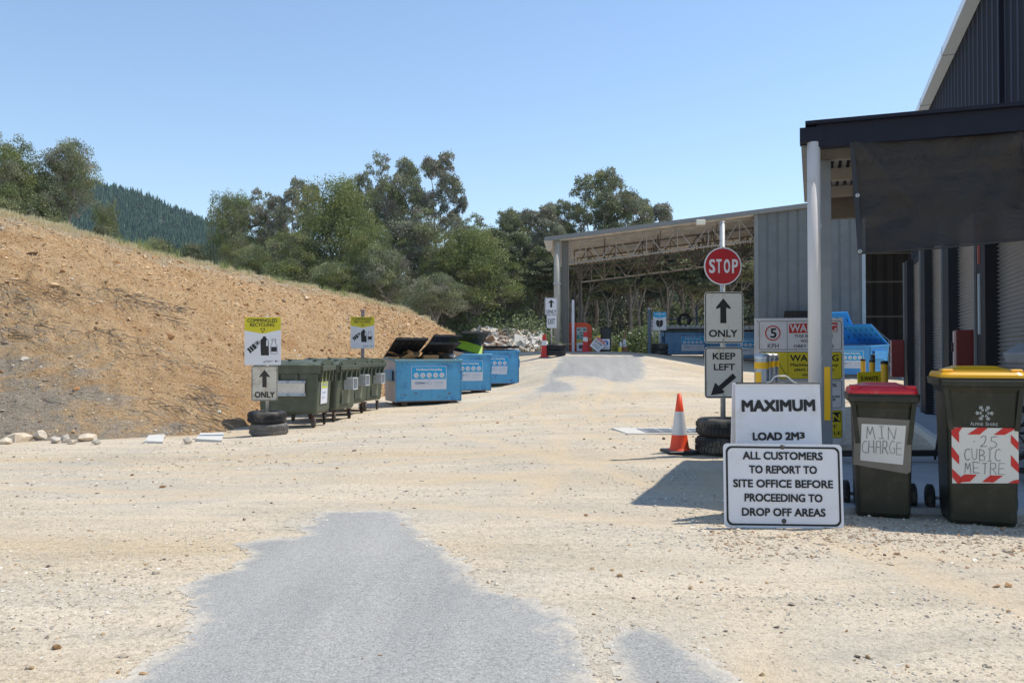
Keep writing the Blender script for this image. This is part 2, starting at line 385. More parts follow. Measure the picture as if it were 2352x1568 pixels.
def slope_mat():
    m, t, b = newmat("embankment_soil"); v = ocoord(t, True); uv = N(t, "ShaderNodeUVMap"); uv.uv_map = "st"
    sp = N(t, "ShaderNodeSeparateXYZ"); t.links.new(uv.outputs[0], sp.inputs[0])
    fall = scaled(t, v, (1.0, 1.0, 3.2), (R(35), 0, 0))
    mid = noise_node(t, 1.1, 8, .65, v, .6); fine = noise_node(t, 9, 8, .78, fall); chip = noise_node(t, 30, 4, .75, v); big = noise_node(t, .35, 5, .6, v, .5)
    c = ramp(t, mid, [(.3, (.50, .30, .14)), (.46, (.60, .40, .215)), (.62, (.66, .46, .26)), (.8, (.69, .52, .32))])
    c = mixc(t, ramp(t, big, [(.52, (0, 0, 0)), (.66, (.6, .6, .6))]), c, (.50, .27, .12))
    # grey-brown crest band, its edge broken by noise
    ad = N(t, "ShaderNodeMath", operation='MULTIPLY_ADD'); t.links.new(noise_node(t, .8, 7, .7, v), ad.inputs[0]); ad.inputs[1].default_value = .30; s8 = N(t, 'ShaderNodeMath', operation='MULTIPLY'); s8.inputs[1].default_value = .8; t.links.new(sp.outputs[1], s8.inputs[0]); t.links.new(s8.outputs[0], ad.inputs[2])
    c = mixc(t, ramp(t, ad.outputs[0], [(.80, (0, 0, 0)), (.90, (.85, .85, .85))]), c, (.50, .43, .31))
    # grey litter patches low on the left
    lx = N(t, "ShaderNodeMath", operation='MULTIPLY_ADD'); t.links.new(sp.outputs[0], lx.inputs[0]); lx.inputs[1].default_value = 1.35; t.links.new(sp.outputs[1], lx.inputs[2])
    nn = N(t, "ShaderNodeMath", operation='MULTIPLY_ADD'); t.links.new(noise_node(t, 1.0, 7, .7, fall, .8), nn.inputs[0]); nn.inputs[1].default_value = -1.3; l1 = N(t, 'ShaderNodeMath', operation='ADD'); l1.inputs[1].default_value = .75; t.links.new(lx.outputs[0], l1.inputs[0]); t.links.new(l1.outputs[0], nn.inputs[2])
    c = mixc(t, ramp(t, nn.outputs[0], [(.44, (.85, .85, .85)), (.66, (0, 0, 0))]), c, (.41, .365, .30))
    c = mixc(t, .8, c, ramp(t, fine, [(.3, (.5, .45, .4)), (.5, (1, 1, 1)), (.72, (1.2, 1.2, 1.2))]), 'MULTIPLY')
    c = mixc(t, .7, c, ramp(t, chip, [(.34, (.55, .5, .45)), (.5, (1, 1, 1)), (.68, (1.3, 1.3, 1.3))]), 'MULTIPLY')
    t.links.new(c, b.inputs["Base Color"]); b.inputs["Roughness"].default_value = .95; b.inputs["Specular IOR Level"].default_value = .1
    n1 = bumpn(t, b, fine, .9, .12); bumpn(t, b, chip, .9, .03, n1); return m

# ------------------------------------------------------------------ ground sheet
def axis_vals(lo, hi, c0, c1, fine, grow=1.18):
    a = list(np.arange(c0, c1 + 1e-6, fine)); s = fine
    while a[-1] < hi: s *= grow; a.append(a[-1] + s)
    s = fine
    while a[0] > lo: s *= grow; a.insert(0, a[0] - s)
    return np.array(a)
gx = axis_vals(-700, 700, -12, 16, .14); gy = axis_vals(-40, 760, 1.5, 40, .14)
GX, GY = np.meshgrid(gx, gy)
def fbm(x, y, sc, seed=0.0, oct=3):
    """cheap value noise with numpy"""
    out = np.zeros_like(x, float); amp = 1.0; tot = 0
    for o in range(oct):
        xx = x / sc + seed * 17.3 + o * 31.7; yy = y / sc + seed * 7.9 + o * 11.1
        xi = np.floor(xx); yi = np.floor(yy); fx = xx - xi; fy = yy - yi; fx = fx * fx * (3 - 2 * fx); fy = fy * fy * (3 - 2 * fy)
        def h(a, b):
            s = np.sin(a * 127.1 + b * 311.7) * 43758.5453; return s - np.floor(s)
        v = (h(xi, yi) * (1 - fx) + h(xi + 1, yi) * fx) * (1 - fy) + (h(xi, yi + 1) * (1 - fx) + h(xi + 1, yi + 1) * fx) * fy
        out += amp * (v - .5); tot += amp; amp *= .5; sc *= .5
    return out / tot * 2
GZ = gz(GX, GY)
nearm = np.clip((GY - 5) / 8, 0, 1)
bumpy = fbm(GX, GY * 1.6, 1.6, 1, 4) * (.012 + .03 * nearm)
mask = np.clip((48 - GY) / 8, 0, 1)
GZ = GZ + bumpy * mask
RUTS = [[(-.2, 1.5), (.6, 5), (1.3, 8.5), (1.5, 14), (1.1, 20), (2.4, 26), (3.0, 31)], [(3.4, 2.5), (2.7, 5.5), (1.5, 9), (-.2, 13), (-1.0, 18), (.6, 24), (2.6, 30)],
 [(-16, 9.5), (-8, 9.3), (-2, 10), (1.2, 12.5), (3.2, 17), (3.6, 24)], [(-14, 6.6), (-6, 6.8), (-.5, 8), (2.3, 12), (2.4, 20), (3.2, 28)], [(5.5, 2.5), (4.2, 4.4), (1.5, 6.4), (-3, 8.0), (-10, 9)]]
def rut_map(x, y):
    out = np.zeros(np.shape(x)); sh = np.zeros(np.shape(x))
    for k, pts in enumerate(RUTS):
        # smooth the polyline
        q = np.array(pts, float)
        for _ in range(3): q = np.concatenate([q[:1], np.stack([.75 * q[:-1] + .25 * q[1:], .25 * q[:-1] + .75 * q[1:]], 1).reshape(-1, 2), q[-1:]])
        d = np.full(np.shape(x), 1e9)
        for a_, b_ in zip(q[:-1], q[1:]):
            e = b_ - a_; t_ = np.clip(((x - a_[0]) * e[0] + (y - a_[1]) * e[1]) / (e @ e + 1e-9), 0, 1); d = np.minimum(d, np.hypot(x - a_[0] - t_ * e[0], y - a_[1] - t_ * e[1]))
        m_ = np.clip(.6 + fbm(x, y, 1.5, 40 + k, 3) * 1.4, 0, 1); out = np.maximum(out, np.exp(-((d - .75) / .17) ** 2) * m_); sh = np.maximum(sh, np.exp(-((d - .75) / .42) ** 2) * m_)
    return out, np.clip(sh - out, 0, 1)
RT, RSH = rut_map(GX, GY)
GZ = GZ + (-.014 * RT + .010 * RSH) * mask
nx, ny = len(gx), len(gy)
ii, jj = np.meshgrid(np.arange(nx - 1), np.arange(ny - 1)); a = (jj * nx + ii).ravel()
gme = np_mesh("ground", np.stack([GX.ravel(), GY.ravel(), GZ.ravel()], 1), np.stack([a, a + 1, a + 1 + nx, a + nx], 1), ground_mat(), np.stack([RT.ravel(), RSH.ravel(), RT.ravel() * 0], 1), smooth=True)
ground = tag(link("ground", gme), kind='structure')
def gtop(x, y):
    """height of the finished gravel surface (bilinear on the grid)"""
    x = np.atleast_1d(np.asarray(x, float)); y = np.atleast_1d(np.asarray(y, float))
    i = np.clip(np.searchsorted(gx, x) - 1, 0, nx - 2); j = np.clip(np.searchsorted(gy, y) - 1, 0, ny - 2)
    fx = (x - gx[i]) / (gx[i + 1] - gx[i]); fy = (y - gy[j]) / (gy[j + 1] - gy[j])
    return (GZ[j, i] * (1 - fx) + GZ[j, i + 1] * fx) * (1 - fy) + (GZ[j + 1, i] * (1 - fx) + GZ[j + 1, i + 1] * fx) * fy
def gt(x, y): return float(gtop([x], [y])[0])

# asphalt patches: sheets cut out of a fine grid along a ragged edge
def poly_sd(px, py, poly):
    poly = np.array(poly); n = len(poly); d = np.full(px.shape, 1e9); ins = np.zeros(px.shape, bool)
    for i in range(n):
        ax_, ay_ = poly[i]; bx_, by_ = poly[(i + 1) % n]; ex, ey = bx_ - ax_, by_ - ay_
        t = np.clip(((px - ax_) * ex + (py - ay_) * ey) / (ex * ex + ey * ey + 1e-12), 0, 1)
        d = np.minimum(d, np.hypot(px - ax_ - t * ex, py - ay_ - t * ey))
        c = ((ay_ > py) != (by_ > py)) & (px < ex * (py - ay_) / (ey + 1e-12) + ax_); ins ^= c
    return np.where(ins, d, -d)
asph = asphalt_mat()
def asphalt(name, uvs, cell, rag, extra=[], wide=None):
    poly = [GH(u, v) for u, v in uvs] + extra
    pa = np.array(poly); x0, y0 = pa.min(0) - .3; x1, y1 = pa.max(0) + .3
    xs = np.arange(x0, x1, cell); ys = np.arange(y0, y1, cell); X, Y = np.meshgrid(xs, ys)
    sdv = poly_sd(X, Y, poly) + fbm(X, Y, .9, 3, 4) * rag * 1.8 + fbm(X, Y, .16, 5, 3) * rag * 1.1 + fbm(X, Y, .035, 8, 2) * rag * .8 + min(rag, .07) * .9
    Z = gtop(X.ravel(), Y.ravel()).reshape(X.shape) + .0015 + .003 * np.clip(sdv / .15, 0, 1)
    n = len(xs); i2, j2 = np.meshgrid(np.arange(n - 1), np.arange(len(ys) - 1))
    keep = (sdv[:-1, :-1] > 0) & (sdv[1:, 1:] > 0); a = (j2 * n + i2)[keep]
    Fc = np.stack([a, a + 1, a + 1 + n, a + n], 1); used = np.unique(Fc); mp = np.zeros(X.size, int); mp[used] = np.arange(len(used))
    V = np.stack([X.ravel(), Y.ravel(), Z.ravel()], 1)[used]
    ed = np.clip(sdv.ravel()[used] / (wide or .21), 0, 1) * .5
    return tag(link(name, np_mesh(name, V, mp[Fc], asph, np.repeat(ed[:, None], 3, 1), smooth=True)), kind='structure'), poly
_, poly_near = asphalt("asphalt_road", [(746,1177),(895,1180),(925,1215),(983,1248),(1057,1292),(1084,1339),(1193,1387),(1260,1434),(1308,1482),(1355,1568)], .016, .07,
    extra=[(.75, 1.9), (-2.0, 1.9)] + [GH(u, v) for u, v in [(313,1568),(367,1535),(455,1482),(462,1420),(434,1353),(543,1305),(563,1248),(722,1231)]])
_, poly_n2 = asphalt("asphalt_road", [(1396,1461),(1450,1444),(1497,1451),(1572,1495),(1674,1568)], .022, .05, extra=[(1.9, 2.0), (1.0, 2.0)] + [GH(1423,1568)])
_, poly_far = asphalt("asphalt_road", [(1291,817),(1478,817),(1481,867),(1436,877),(1366,867.5),(1311,865),(1278,868),(1292,878),(1326,884),(1325,896),(1284,902),(1225,902),(1240,889),(1256,870)], .07, .10, wide=.45)

# ------------------------------------------------------------------ embankment
crest_uv = [(-800,430,18),(-360,452,19.5),(-120,474,21),(0,491,22),(90,505,22.6),(176,526,23.2),(240,543,24),(299,558,24.8),(351,582,25.5),(415,596,26.3),(483,608,27.2),(551,619,28),(611,634,29),(700,654,30.2),(793,674,31.5),(850,689,32.3),(903,704,33.2),(975,729,34.6),(1041,767,36.5),(1058,778,37.2)]
crest = np.array([P(*c) for c in crest_uv])
toe_xy = [(-16,12.2),(-12,13.0),(-9.6,13.5),(-8.6,13.75),(-7.8,13.95),(-7.0,14.15),(-6.3,14.4),(-5.7,14.8),(-5.35,15.6),(-5.3,16.8),(-5.2,18.0),(-5.1,19.4),(-4.8,21.0),(-4.3,23.0),(-3.7,25.2),(-3.2,27.0),(-2.6,29.0),(-1.9,31.2),(-1.5,33.6),(-1.9,35.5)]
toe = np.array([(x, y, gt(x, y) - .12) for x, y in toe_xy])
def resample(A, n):
    t = np.linspace(0, 1, len(A)); s = np.linspace(0, 1, n); return np.stack([np.interp(s, t, A[:, k]) for k in range(3)], 1)
NT, NS = 420, 120
Tc, Cc = resample(toe, NT), resample(crest, NT)
ss = np.linspace(0, 1, NS); rows = []
for s_ in ss:
    z = s_ + .10 * math.sin(math.pi * s_) + .05 * max(0, s_ - .7) * 0
    q = Tc * (1 - s_) + Cc * s_; q[:, 2] = Tc[:, 2] * (1 - z) + Cc[:, 2] * z if s_ < 1 else Cc[:, 2]; rows.append(q)
back = []
for k, (d, dz) in enumerate([(.5, .0), (1.2, -.06), (2.5, -.25), (5, -.7), (9, -1.3), (16, -2.2), (30, -3.5)]):
    q = Cc.copy(); dirn = np.array([-.25, .97]); q[:, 0] += dirn[0] * d; q[:, 1] += dirn[1] * d; q[:, 2] += dz * np.clip((Cc[:, 2] - .8) / 3, .1, 1); back.append(q)
EM = np.array(rows + back); SH = EM.shape[:2]
nrm = fbm(EM[..., 0] + EM[..., 2], EM[..., 1] * 1.1, 1.3, 2, 4) * .13 + fbm(EM[..., 0] * 1.5, EM[..., 1] + EM[..., 2], .35, 9, 3) * .09
gul = fbm(EM[..., 0] * 1.0 + EM[..., 1] * .4, EM[..., 1] * .12, .8, 4, 3) * .17
sv = np.concatenate([ss, np.full(len(back), 1.0)])[:, None]
amt = np.clip(sv * 6, .25, 1) * np.where(np.arange(SH[0])[:, None] >= NS, .5, 1)
EM[..., 2] += (nrm + gul * np.clip((1 - sv) * 3, 0, 1)) * amt
EM[..., 0] += nrm * .3 * amt
i2, j2 = np.meshgrid(np.arange(SH[1] - 1), np.arange(SH[0] - 1)); a = (j2 * SH[1] + i2).ravel()
eF = np.stack([a, a + 1, a + 1 + SH[1], a + SH[1]], 1)
eme = np_mesh("hill", EM.reshape(-1, 3), eF, slope_mat(), smooth=True)
uvl = eme.uv_layers.new(name="st"); tt = np.tile(np.linspace(0, 1, NT), (SH[0], 1)); stv = np.stack([tt, np.broadcast_to(sv, SH)], -1).reshape(-1, 2)
uvl.data.foreach_set("uv", stv[eF.ravel()].astype(np.float32).ravel())
tag(link("hill", eme), kind='structure')

# ------------------------------------------------------------------ loose stones
rng = np.random.default_rng(7); random.seed(7)
def ico():
    p = (1 + 5 ** .5) / 2
    v = np.array([(-1, p, 0), (1, p, 0), (-1, -p, 0), (1, -p, 0), (0, -1, p), (0, 1, p), (0, -1, -p), (0, 1, -p), (p, 0, -1), (p, 0, 1), (-p, 0, -1), (-p, 0, 1)], float)
    v /= np.linalg.norm(v[0])
    f = np.array([(0,11,5),(0,5,1),(0,1,7),(0,7,10),(0,10,11),(1,5,9),(5,11,4),(11,10,2),(10,7,6),(7,1,8),(3,9,4),(3,4,2),(3,2,6),(3,6,8),(3,8,9),(4,9,5),(2,4,11),(6,2,10),(8,6,7),(9,8,1)])
    return v, f
IV, IF = ico()
OV = np.array([(1, 0, 0), (-1, 0, 0), (0, 1, 0), (0, -1, 0), (0, 0, 1), (0, 0, -1)], float)
OF = np.array([(0, 2, 4), (2, 1, 4), (1, 3, 4), (3, 0, 4), (2, 0, 5), (1, 2, 5), (3, 1, 5), (0, 3, 5)])
def stones(name, C, S, colr, base='o', tilt=.4, jit=.25):
    BV, BF_ = (OV, OF) if base == 'o' else (IV, IF)
    n = len(C); V = np.repeat(BV[None], n, 0) * (1 + rng.normal(0, jit, (n, len(BV), 1))) + rng.normal(0, jit * .3, (n, len(BV), 3))
    V = V * S[:, None, :]; a = rng.uniform(0, 6.283, n); b = rng.normal(0, tilt, n)
    ca, sa, cb, sb = np.cos(a), np.sin(a), np.cos(b), np.sin(b)
    x, y, z = V[..., 0], V[..., 1], V[..., 2]
    y2 = y * cb[:, None] - z * sb[:, None]; z2 = y * sb[:, None] + z * cb[:, None]
    V = np.stack([x * ca[:, None] - y2 * sa[:, None], x * sa[:, None] + y2 * ca[:, None], z2], -1) + C[:, None, :]
    Fc = (BF_[None] + (np.arange(n) * len(BV))[:, None, None]).reshape(-1, 3)
    return np_mesh(name, V.reshape(-1, 3), Fc, stone_mat, np.repeat(colr, len(BV), 0))
def palette(n, cols, wts, var=.12):
    k = rng.choice(len(cols), n, p=np.array(wts) / sum(wts)); c = np.array(cols)[k]; return np.clip(c * (1 + rng.normal(0, var, (n, 1))), .01, .95)
def screen_scatter(n, vmin, vmax, umin=-60, umax=2420):
    """points spread evenly over the seen ground (inverse-depth spacing)"""
    u = rng.uniform(umin, umax, n); v = rng.uniform(vmin, vmax, n); Y = EYE * F / (v - 813.0); x = (u - 1176) / F * Y; return x, Y
gcols = [(.62, .56, .46), (.54, .48, .39), (.42, .38, .32), (.68, .63, .55), (.36, .25, .15), (.48, .36, .24), (.28, .25, .21)]
gw = [5, 5, 4, 3, .8, 1.2, 1.0]
x, y = screen_scatter(52000, 868, 1600)
dens = fbm(x * .6, y * 1.3, 1.0, 11, 4)
inas = np.maximum(np.maximum(poly_sd(x, y, poly_near), poly_sd(x, y, poly_n2)), poly_sd(x, y, poly_far))
rightb = (x > .2 * y) & (y < 7)
r1_, r2_ = rut_map(x, y)
keep = (rng.random(len(x)) < np.where(inas > .35, .05, np.where(inas > -.1, .45 * np.exp(-np.maximum(inas, 0) / .12) + .05, np.clip(.30 + dens * 1.3 - .5 * r1_ + .35 * r2_ + np.where(rightb, .15, 0), .08, 1)))) & (y < 24)
x, y = x[keep], y[keep]; n = len(x)
sz = (.0016 + .0007 * y) * np.exp(np.clip(rng.normal(0, .42, n), -1, .9)) * np.where(inas[keep] > .05, .6, 1)
S = np.stack([sz * rng.uniform(1, 1.7, n), sz, sz * rng.uniform(.4, .75, n)], 1)
C = np.stack([x, y, gtop(x, y) + sz * .15], 1)
tag(link("gravel", stones("gravel", C, S, palette(n, gcols, gw))), "loose pale and brown gravel scattered over the yard", "gravel", kind='stuff')
n = 9000; x = rng.uniform(1.2, 4.6, n); y = rng.uniform(4.3, 6.0, n) + .12 * rng.normal(0, 1, n)
kp = (rng.random(n) < np.clip(1.1 - np.abs(y - 5.25) / .75 + fbm(x, y, .6, 31, 3) * .6, 0, 1)); x, y = x[kp], y[kp]; n = len(x); sz = .0058 * np.exp(np.clip(rng.normal(0, .45, n), -1.2, .95))
S = np.stack([sz * rng.uniform(1, 1.9, n), sz, sz * rng.uniform(.4, .75, n)], 1); C = np.stack([x, y, gtop(x, y) + sz * .2], 1)
tag(link("gravel", stones("gravel", C, S, palette(n, [(.56, .48, .37), (.45, .36, .26), (.34, .26, .19), (.66, .60, .50), (.40, .24, .14)], [4, 4, 3, 2, 2]))), "coarse brown gravel in front of the notice and the wheelie bins", "gravel", kind='stuff')
# bigger single pebbles near the camera
x, y = screen_scatter(230, 960, 1570); n = len(x); sz = (.004 + .0011 * y) * np.exp(rng.normal(0, .35, n))
ok = poly_sd(x, y, poly_near) < .0; ok |= rng.random(n) < .15; x, y, sz = x[ok], y[ok], sz[ok]; n = len(x)
S = np.stack([sz * rng.uniform(1, 1.6, n), sz, sz * rng.uniform(.5, .8, n)], 1); C = np.stack([x, y, gtop(x, y) + sz * .3], 1)
tag(link("pebbles", stones("pebbles", C, S, palette(n, [(.34, .2, .1), (.42, .28, .15), (.3, .25, .2), (.55, .46, .34), (.16, .12, .1)], [3, 3, 2, 2, 1]), 'i')), "brown pebbles lying on the gravel yard", "pebbles", kind='stuff')
# chips on the embankment
def slope_pts(n, s0, s1, t0=0.12, t1=.97, pw=1.0):
    s = rng.uniform(s0, s1, n) ** pw; t = rng.uniform(t0, t1, n); fi = s * (NS - 1); fj = t * (NT - 1); i = fi.astype(int).clip(0, NS - 2); j = fj.astype(int).clip(0, NT - 2)
    fi = (fi - i)[:, None]; fj = (fj - j)[:, None]
    q = (EM[i, j] * (1 - fi) + EM[i + 1, j] * fi) * (1 - fj) + (EM[i, j + 1] * (1 - fi) + EM[i + 1, j + 1] * fi) * fj; return q, s, t
q, s_, t_ = slope_pts(30000, .02, .97); n = len(q); sz = .0105 * np.exp(rng.normal(0, .45, n)) * np.clip(q[:, 1] / 16, .9, 2)
dk = (t_ * 1.35 + s_ < .55 + rng.normal(0, .2, n))
cl = palette(n, [(.62, .43, .24), (.56, .36, .18), (.50, .29, .14), (.68, .52, .34), (.42, .22, .11), (.58, .5, .4)], [5, 5, 2.5, 2, .8, .5])
cl[dk] = palette(int(dk.sum()), [(.46, .39, .29), (.54, .42, .27), (.30, .25, .20), (.6, .54, .44)], [3, 5, 1.2, 1.2])
S = np.stack([sz * rng.uniform(1, 1.9, n), sz, sz * rng.uniform(.35, .7, n)], 1); q[:, 2] += sz * .25
tag(link("rubble", stones("rubble", q, S, cl, tilt=.9)), "orange and tan stone chips covering the cut slope", "stone chips", kind='stuff')
q, s_, t_ = slope_pts(170, .0, .95, .14); n = len(q); sz = .036 * np.exp(rng.normal(0, .35, n))
S = np.stack([sz * rng.uniform(1.1, 2.0, n), sz, sz * rng.uniform(.4, .8, n)], 1); q[:, 2] += sz * .3
tag(link("rubble", stones("rubble", q, S, palette(n, [(.58, .42, .25), (.42, .22, .1), (.6, .55, .46), (.25, .17, .12)], [3, 3, 1.2, 1.5]), 'i', tilt=.9)), "larger brown rocks poking out of the cut slope", "rocks", kind='stuff')

# dead sticks and bark litter low on the slope
mb = MB()
q, s_, t_ = slope_pts(900, .0, .5, .14, .42)
clus = fbm(q[:, 0], q[:, 1] + q[:, 2], 1.4, 21, 3)
for k in range(len(q)):
    if clus[k] < .02: continue
    p = Vector(q[k]); L = random.uniform(.12, .7); an = random.gauss(-.55, .35); d = Vector((math.cos(an), math.sin(an) * .5, -.25 + random.gauss(0, .12))).normalized()
    r = random.uniform(.003, .009); m_ = p + d * L * .5 + Vector((0, 0, random.uniform(.0, .06)))
    mb.tube([p + Vector((0, 0, .03)), m_ + Vector((0, 0, .03)), p + d * L + Vector((random.uniform(-.04, .04), 0, .035))], [r, r * .8, r * .4], 4, random.choice([0, 0, 1]), False, False)
tag(mb.build("twigs", [M("dead_wood_dark", (.09, .075, .06), .9, var=.4), M("dead_wood_grey", (.33, .29, .24), .9, var=.3)]), "dead grey sticks and bark littering the foot of the slope", "twigs", kind='stuff')

# dry grass tufts on the crest
def grass(name, pts, h, ncol, per=26, spread=.2):
    V = []; Fs = []; Cs = []
    for p in pts:
        for _ in range(per):
            a = random.uniform(0, 6.28); r = random.random() * spread; bx, by = p[0] + math.cos(a) * r, p[1] + math.sin(a) * r
            hh = h * random.uniform(.5, 1.15); dx, dy = random.gauss(0, .25) * hh, random.gauss(0, .25) * hh; wd = .012
            b = len(V); V += [(bx - wd, by, p[2] - .05), (bx + wd, by, p[2] - .05), (bx + dx, by + dy, p[2] + hh)]; Fs.append((b, b + 1, b + 2))
            c = np.array(random.choice(ncol)) * random.uniform(.8, 1.2); Cs += [c] * 3
    return link(name, np_mesh(name, V, Fs, leaf_mat, np.array(Cs)))
q, _, _ = slope_pts(300, .92, 1.0, .1, .95)
tag(grass("dry_grass", q, .12, [(.62, .54, .34), (.55, .47, .28), (.66, .58, .38)]), "dry yellow grass tufts along the top of the slope", "grass", kind='stuff')
q, _, _ = slope_pts(12, .96, 1.0, .18, .75)
tag(grass("weeds", q, .28, [(.24, .30, .10), (.30, .34, .12), (.34, .36, .18)], 40, .3), "green weeds growing on the top of the slope", "weeds", kind='stuff')

# ------------------------------------------------------------------ trees
def tree_meshes(seed, H, W, bare=.35, nl=26000, leaf=.17, cols=None, lobes=7, cl=.36, flat=.8, tr=.02, shape='tall', twig=True, pale=False, st=1.0):
    """trunk forking to a few foliage lobes; every lobe is a dome of leaf clumps on its own twigs"""
    rs = random.Random(seed); rn = np.random.default_rng(seed); mb = MB()
    L = []
    zb = H * bare
    for k in range(lobes):
        f = k / max(1, lobes - 1)
        if shape == 'tall': z = zb + (H - zb) * (.90 - .78 * f) + rs.gauss(0, .02 * H); rad = W * .5 * (.12 + .62 * math.sin(math.pi * min(1, .15 + .62 * f))) * rs.uniform(.6, 1.1); rl = W * rs.uniform(.19, .27)
        else: z = zb + (H - zb) * (.80 - .62 * f ** 1.3) + rs.gauss(0, .02 * H); rad = W * .5 * (.15 + .55 * f ** .6) * rs.uniform(.75, 1.1); rl = W * rs.uniform(.19, .26)
        a = k * 2.4 + rs.uniform(-.5, .5); L.append((Vector((math.cos(a) * rad, math.sin(a) * rad, z)), rl))
    top = max(c.z + r * flat * 1.15 for c, r in L); dz = H - top
    L = [(Vector((c.x, c.y, c.z + dz * min(1, c.z / top))), r) for c, r in L]
    lean = Vector((rs.gauss(0, .03), rs.gauss(0, .03), 0)) * H
    f0 = Vector((lean.x, lean.y, zb * rs.uniform(.55, .9))); r0 = H * tr
    def curve(p, q, ra, rb, n, wob, sides):
        wob *= st; up = Vector((0, 0, (q - p).length * .16 * st)); pts = []; rr = []
        for k in range(n + 1):
            t = k / n; m = p.lerp(q, t) - up * math.sin(math.pi * t) * .6 * (1 if q.z > p.z else 0)
            if 0 < k < n: m = m + Vector((rs.gauss(0, wob), rs.gauss(0, wob), rs.gauss(0, wob * .5)))
            pts.append(m); rr.append(ra + (rb - ra) * t)
        mb.tube(pts, rr, sides, 0, False)
    curve(Vector((0, 0, -.3)), f0, r0, r0 * .8, 5, H * .006, 9)
    ns = 2 if lobes < 5 else 3; hubs = []
    for k in range(ns):
        grp = L[k::ns]; c = sum((g[0] for g in grp), Vector()) / len(grp); h = f0.lerp(c, .5); curve(f0, h, r0 * .68, r0 * .42, 4, H * .012, 7); hubs.append((h, grp))
    cen = []
    for h, grp in hubs:
        for c, rl in grp:
            base = c - Vector((0, 0, rl * .45)); curve(h, base, r0 * .40, r0 * .16, 5, H * .012, 5)
            nc = rs.randint(9, 13)
            for k in range(nc):
                zt = 1 - 1.45 * (k + .5) / nc; az = k * 2.39996 + rs.uniform(-.4, .4); rr = math.sqrt(max(0, 1 - zt * zt)); kk = rs.uniform(.62, 1.0)
                p = c + Vector((math.cos(az) * rr * rl * kk, math.sin(az) * rr * rl * kk, zt * rl * flat * kk)); cen.append((p, rl * cl * rs.uniform(.7, 1.25), c))
                if twig: curve(base, p, r0 * .12, r0 * .035, 3, rl * .05, 4)
    # a few bare dead twigs
    for k in range(6):
        h, g = rs.choice(hubs); d = Vector((rs.gauss(0, 1), rs.gauss(0, 1), rs.uniform(-.1, .8))).normalized(); curve(h, h + d * W * rs.uniform(.2, .42), r0 * .14, r0 * .03, 4, W * .02, 4)
    cols = cols or OLIVE
    tot = sum(c[1] ** 2 for c in cen); V = []; Cc_ = []
    for c, rc, lc in cen:
        n = max(20, int(nl * rc * rc / tot))
        dd = rn.normal(0, 1, (n, 3)); dd /= np.linalg.norm(dd, axis=1)[:, None]; dd[:, 2] = np.where(dd[:, 2] < -.25, -dd[:, 2] * .6, dd[:, 2])
        lump = 1 + .22 * np.sin(dd[:, 0] * 5 + rc * 40) * np.sin(dd[:, 1] * 6 + rc * 70)
        rad = rc * (1 - .55 * rn.random(n) ** 2.2) * lump; pos = np.array(c) + dd * rad[:, None] * np.array([1.1, 1.1, .85])
        pos += rn.normal(0, rc * .07, (n, 3))
        ax = rn.normal(0, 1, (n, 3)) + dd * .5; ax[:, 2] = ax[:, 2] * .6 - .45; ax /= np.linalg.norm(ax, axis=1)[:, None]
        sd_ = np.cross(ax, rn.normal(0, 1, (n, 3))); sd_ /= np.linalg.norm(sd_, axis=1)[:, None] + 1e-9
        Ln = (leaf * rn.uniform(.6, 1.3, n))[:, None]; Wd = Ln * .30
        V.append(np.stack([pos - sd_ * Wd * .5, pos + ax * Ln * .45 - sd_ * Wd, pos + ax * Ln, pos + ax * Ln * .45 + sd_ * Wd], 1).reshape(-1, 3))
        base = np.array(cols[rn.integers(0, len(cols))]) * rn.uniform(.85, 1.2); cc = base[None] * rn.uniform(.75, 1.25, (n, 1)); Cc_.append(np.repeat(cc, 4, 0))
    V = np.concatenate(V); Fc = np.arange(len(V)).reshape(-1, 4)
    crown = np_mesh("crown", V, Fc, leaf_mat, np.concatenate(Cc_))
    tm = bpy.data.meshes.new("trunk"); tm.from_pydata(mb.v, [], mb.f); tm.materials.append(pale_bark if pale else bark); tm.polygons.foreach_set("use_smooth", [True] * len(mb.f)); tm.update()
    return tm, crown, H, W
OLIVE = [(.165, .185, .085), (.135, .16, .08), (.19, .20, .10), (.165, .175, .11)]
GREEN = [(.145, .175, .055), (.175, .195, .06), (.12, .15, .055), (.18, .19, .075)]
GREY = [(.20, .21, .15), (.165, .18, .12), (.235, .235, .175), (.20, .185, .15)]
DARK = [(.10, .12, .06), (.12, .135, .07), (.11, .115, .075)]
TV = {
 'tall_a': tree_meshes(11, 14, 6.5, .42, 26000, .17, OLIVE, 8, .40),
 'tall_b': tree_meshes(12, 14, 5.5, .45, 20000, .17, GREY, 7, .42, pale=True),
 'tall_c': tree_meshes(23, 14, 7.5, .34, 32000, .17, OLIVE + GREY, 11, .38),
 'round_a': tree_meshes(14, 11, 11, .28, 42000, .16, GREEN, 13, .38, .65, .024, 'round'),
 'round_b': tree_meshes(15, 11, 9.5, .20, 38000, .16, OLIVE + GREEN, 12, .40, .75, .022, 'round'),
 'ridge_a': tree_meshes(16, 6, 5.4, .40, 26000, .10, OLIVE + GREY, 8, .44, .8, .022, 'round', pale=True),
 'ridge_b': tree_meshes(27, 6, 5.2, .22, 34000, .10, OLIVE + GREEN, 11, .42, .85, .022, 'tall'),
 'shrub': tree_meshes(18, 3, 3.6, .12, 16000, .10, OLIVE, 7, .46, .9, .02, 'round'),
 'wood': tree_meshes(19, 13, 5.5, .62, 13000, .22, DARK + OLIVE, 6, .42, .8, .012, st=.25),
 'wood_b': tree_meshes(33, 13, 5.0, .55, 14000, .22, DARK + OLIVE, 8, .42, .8, .012, st=.25),
}
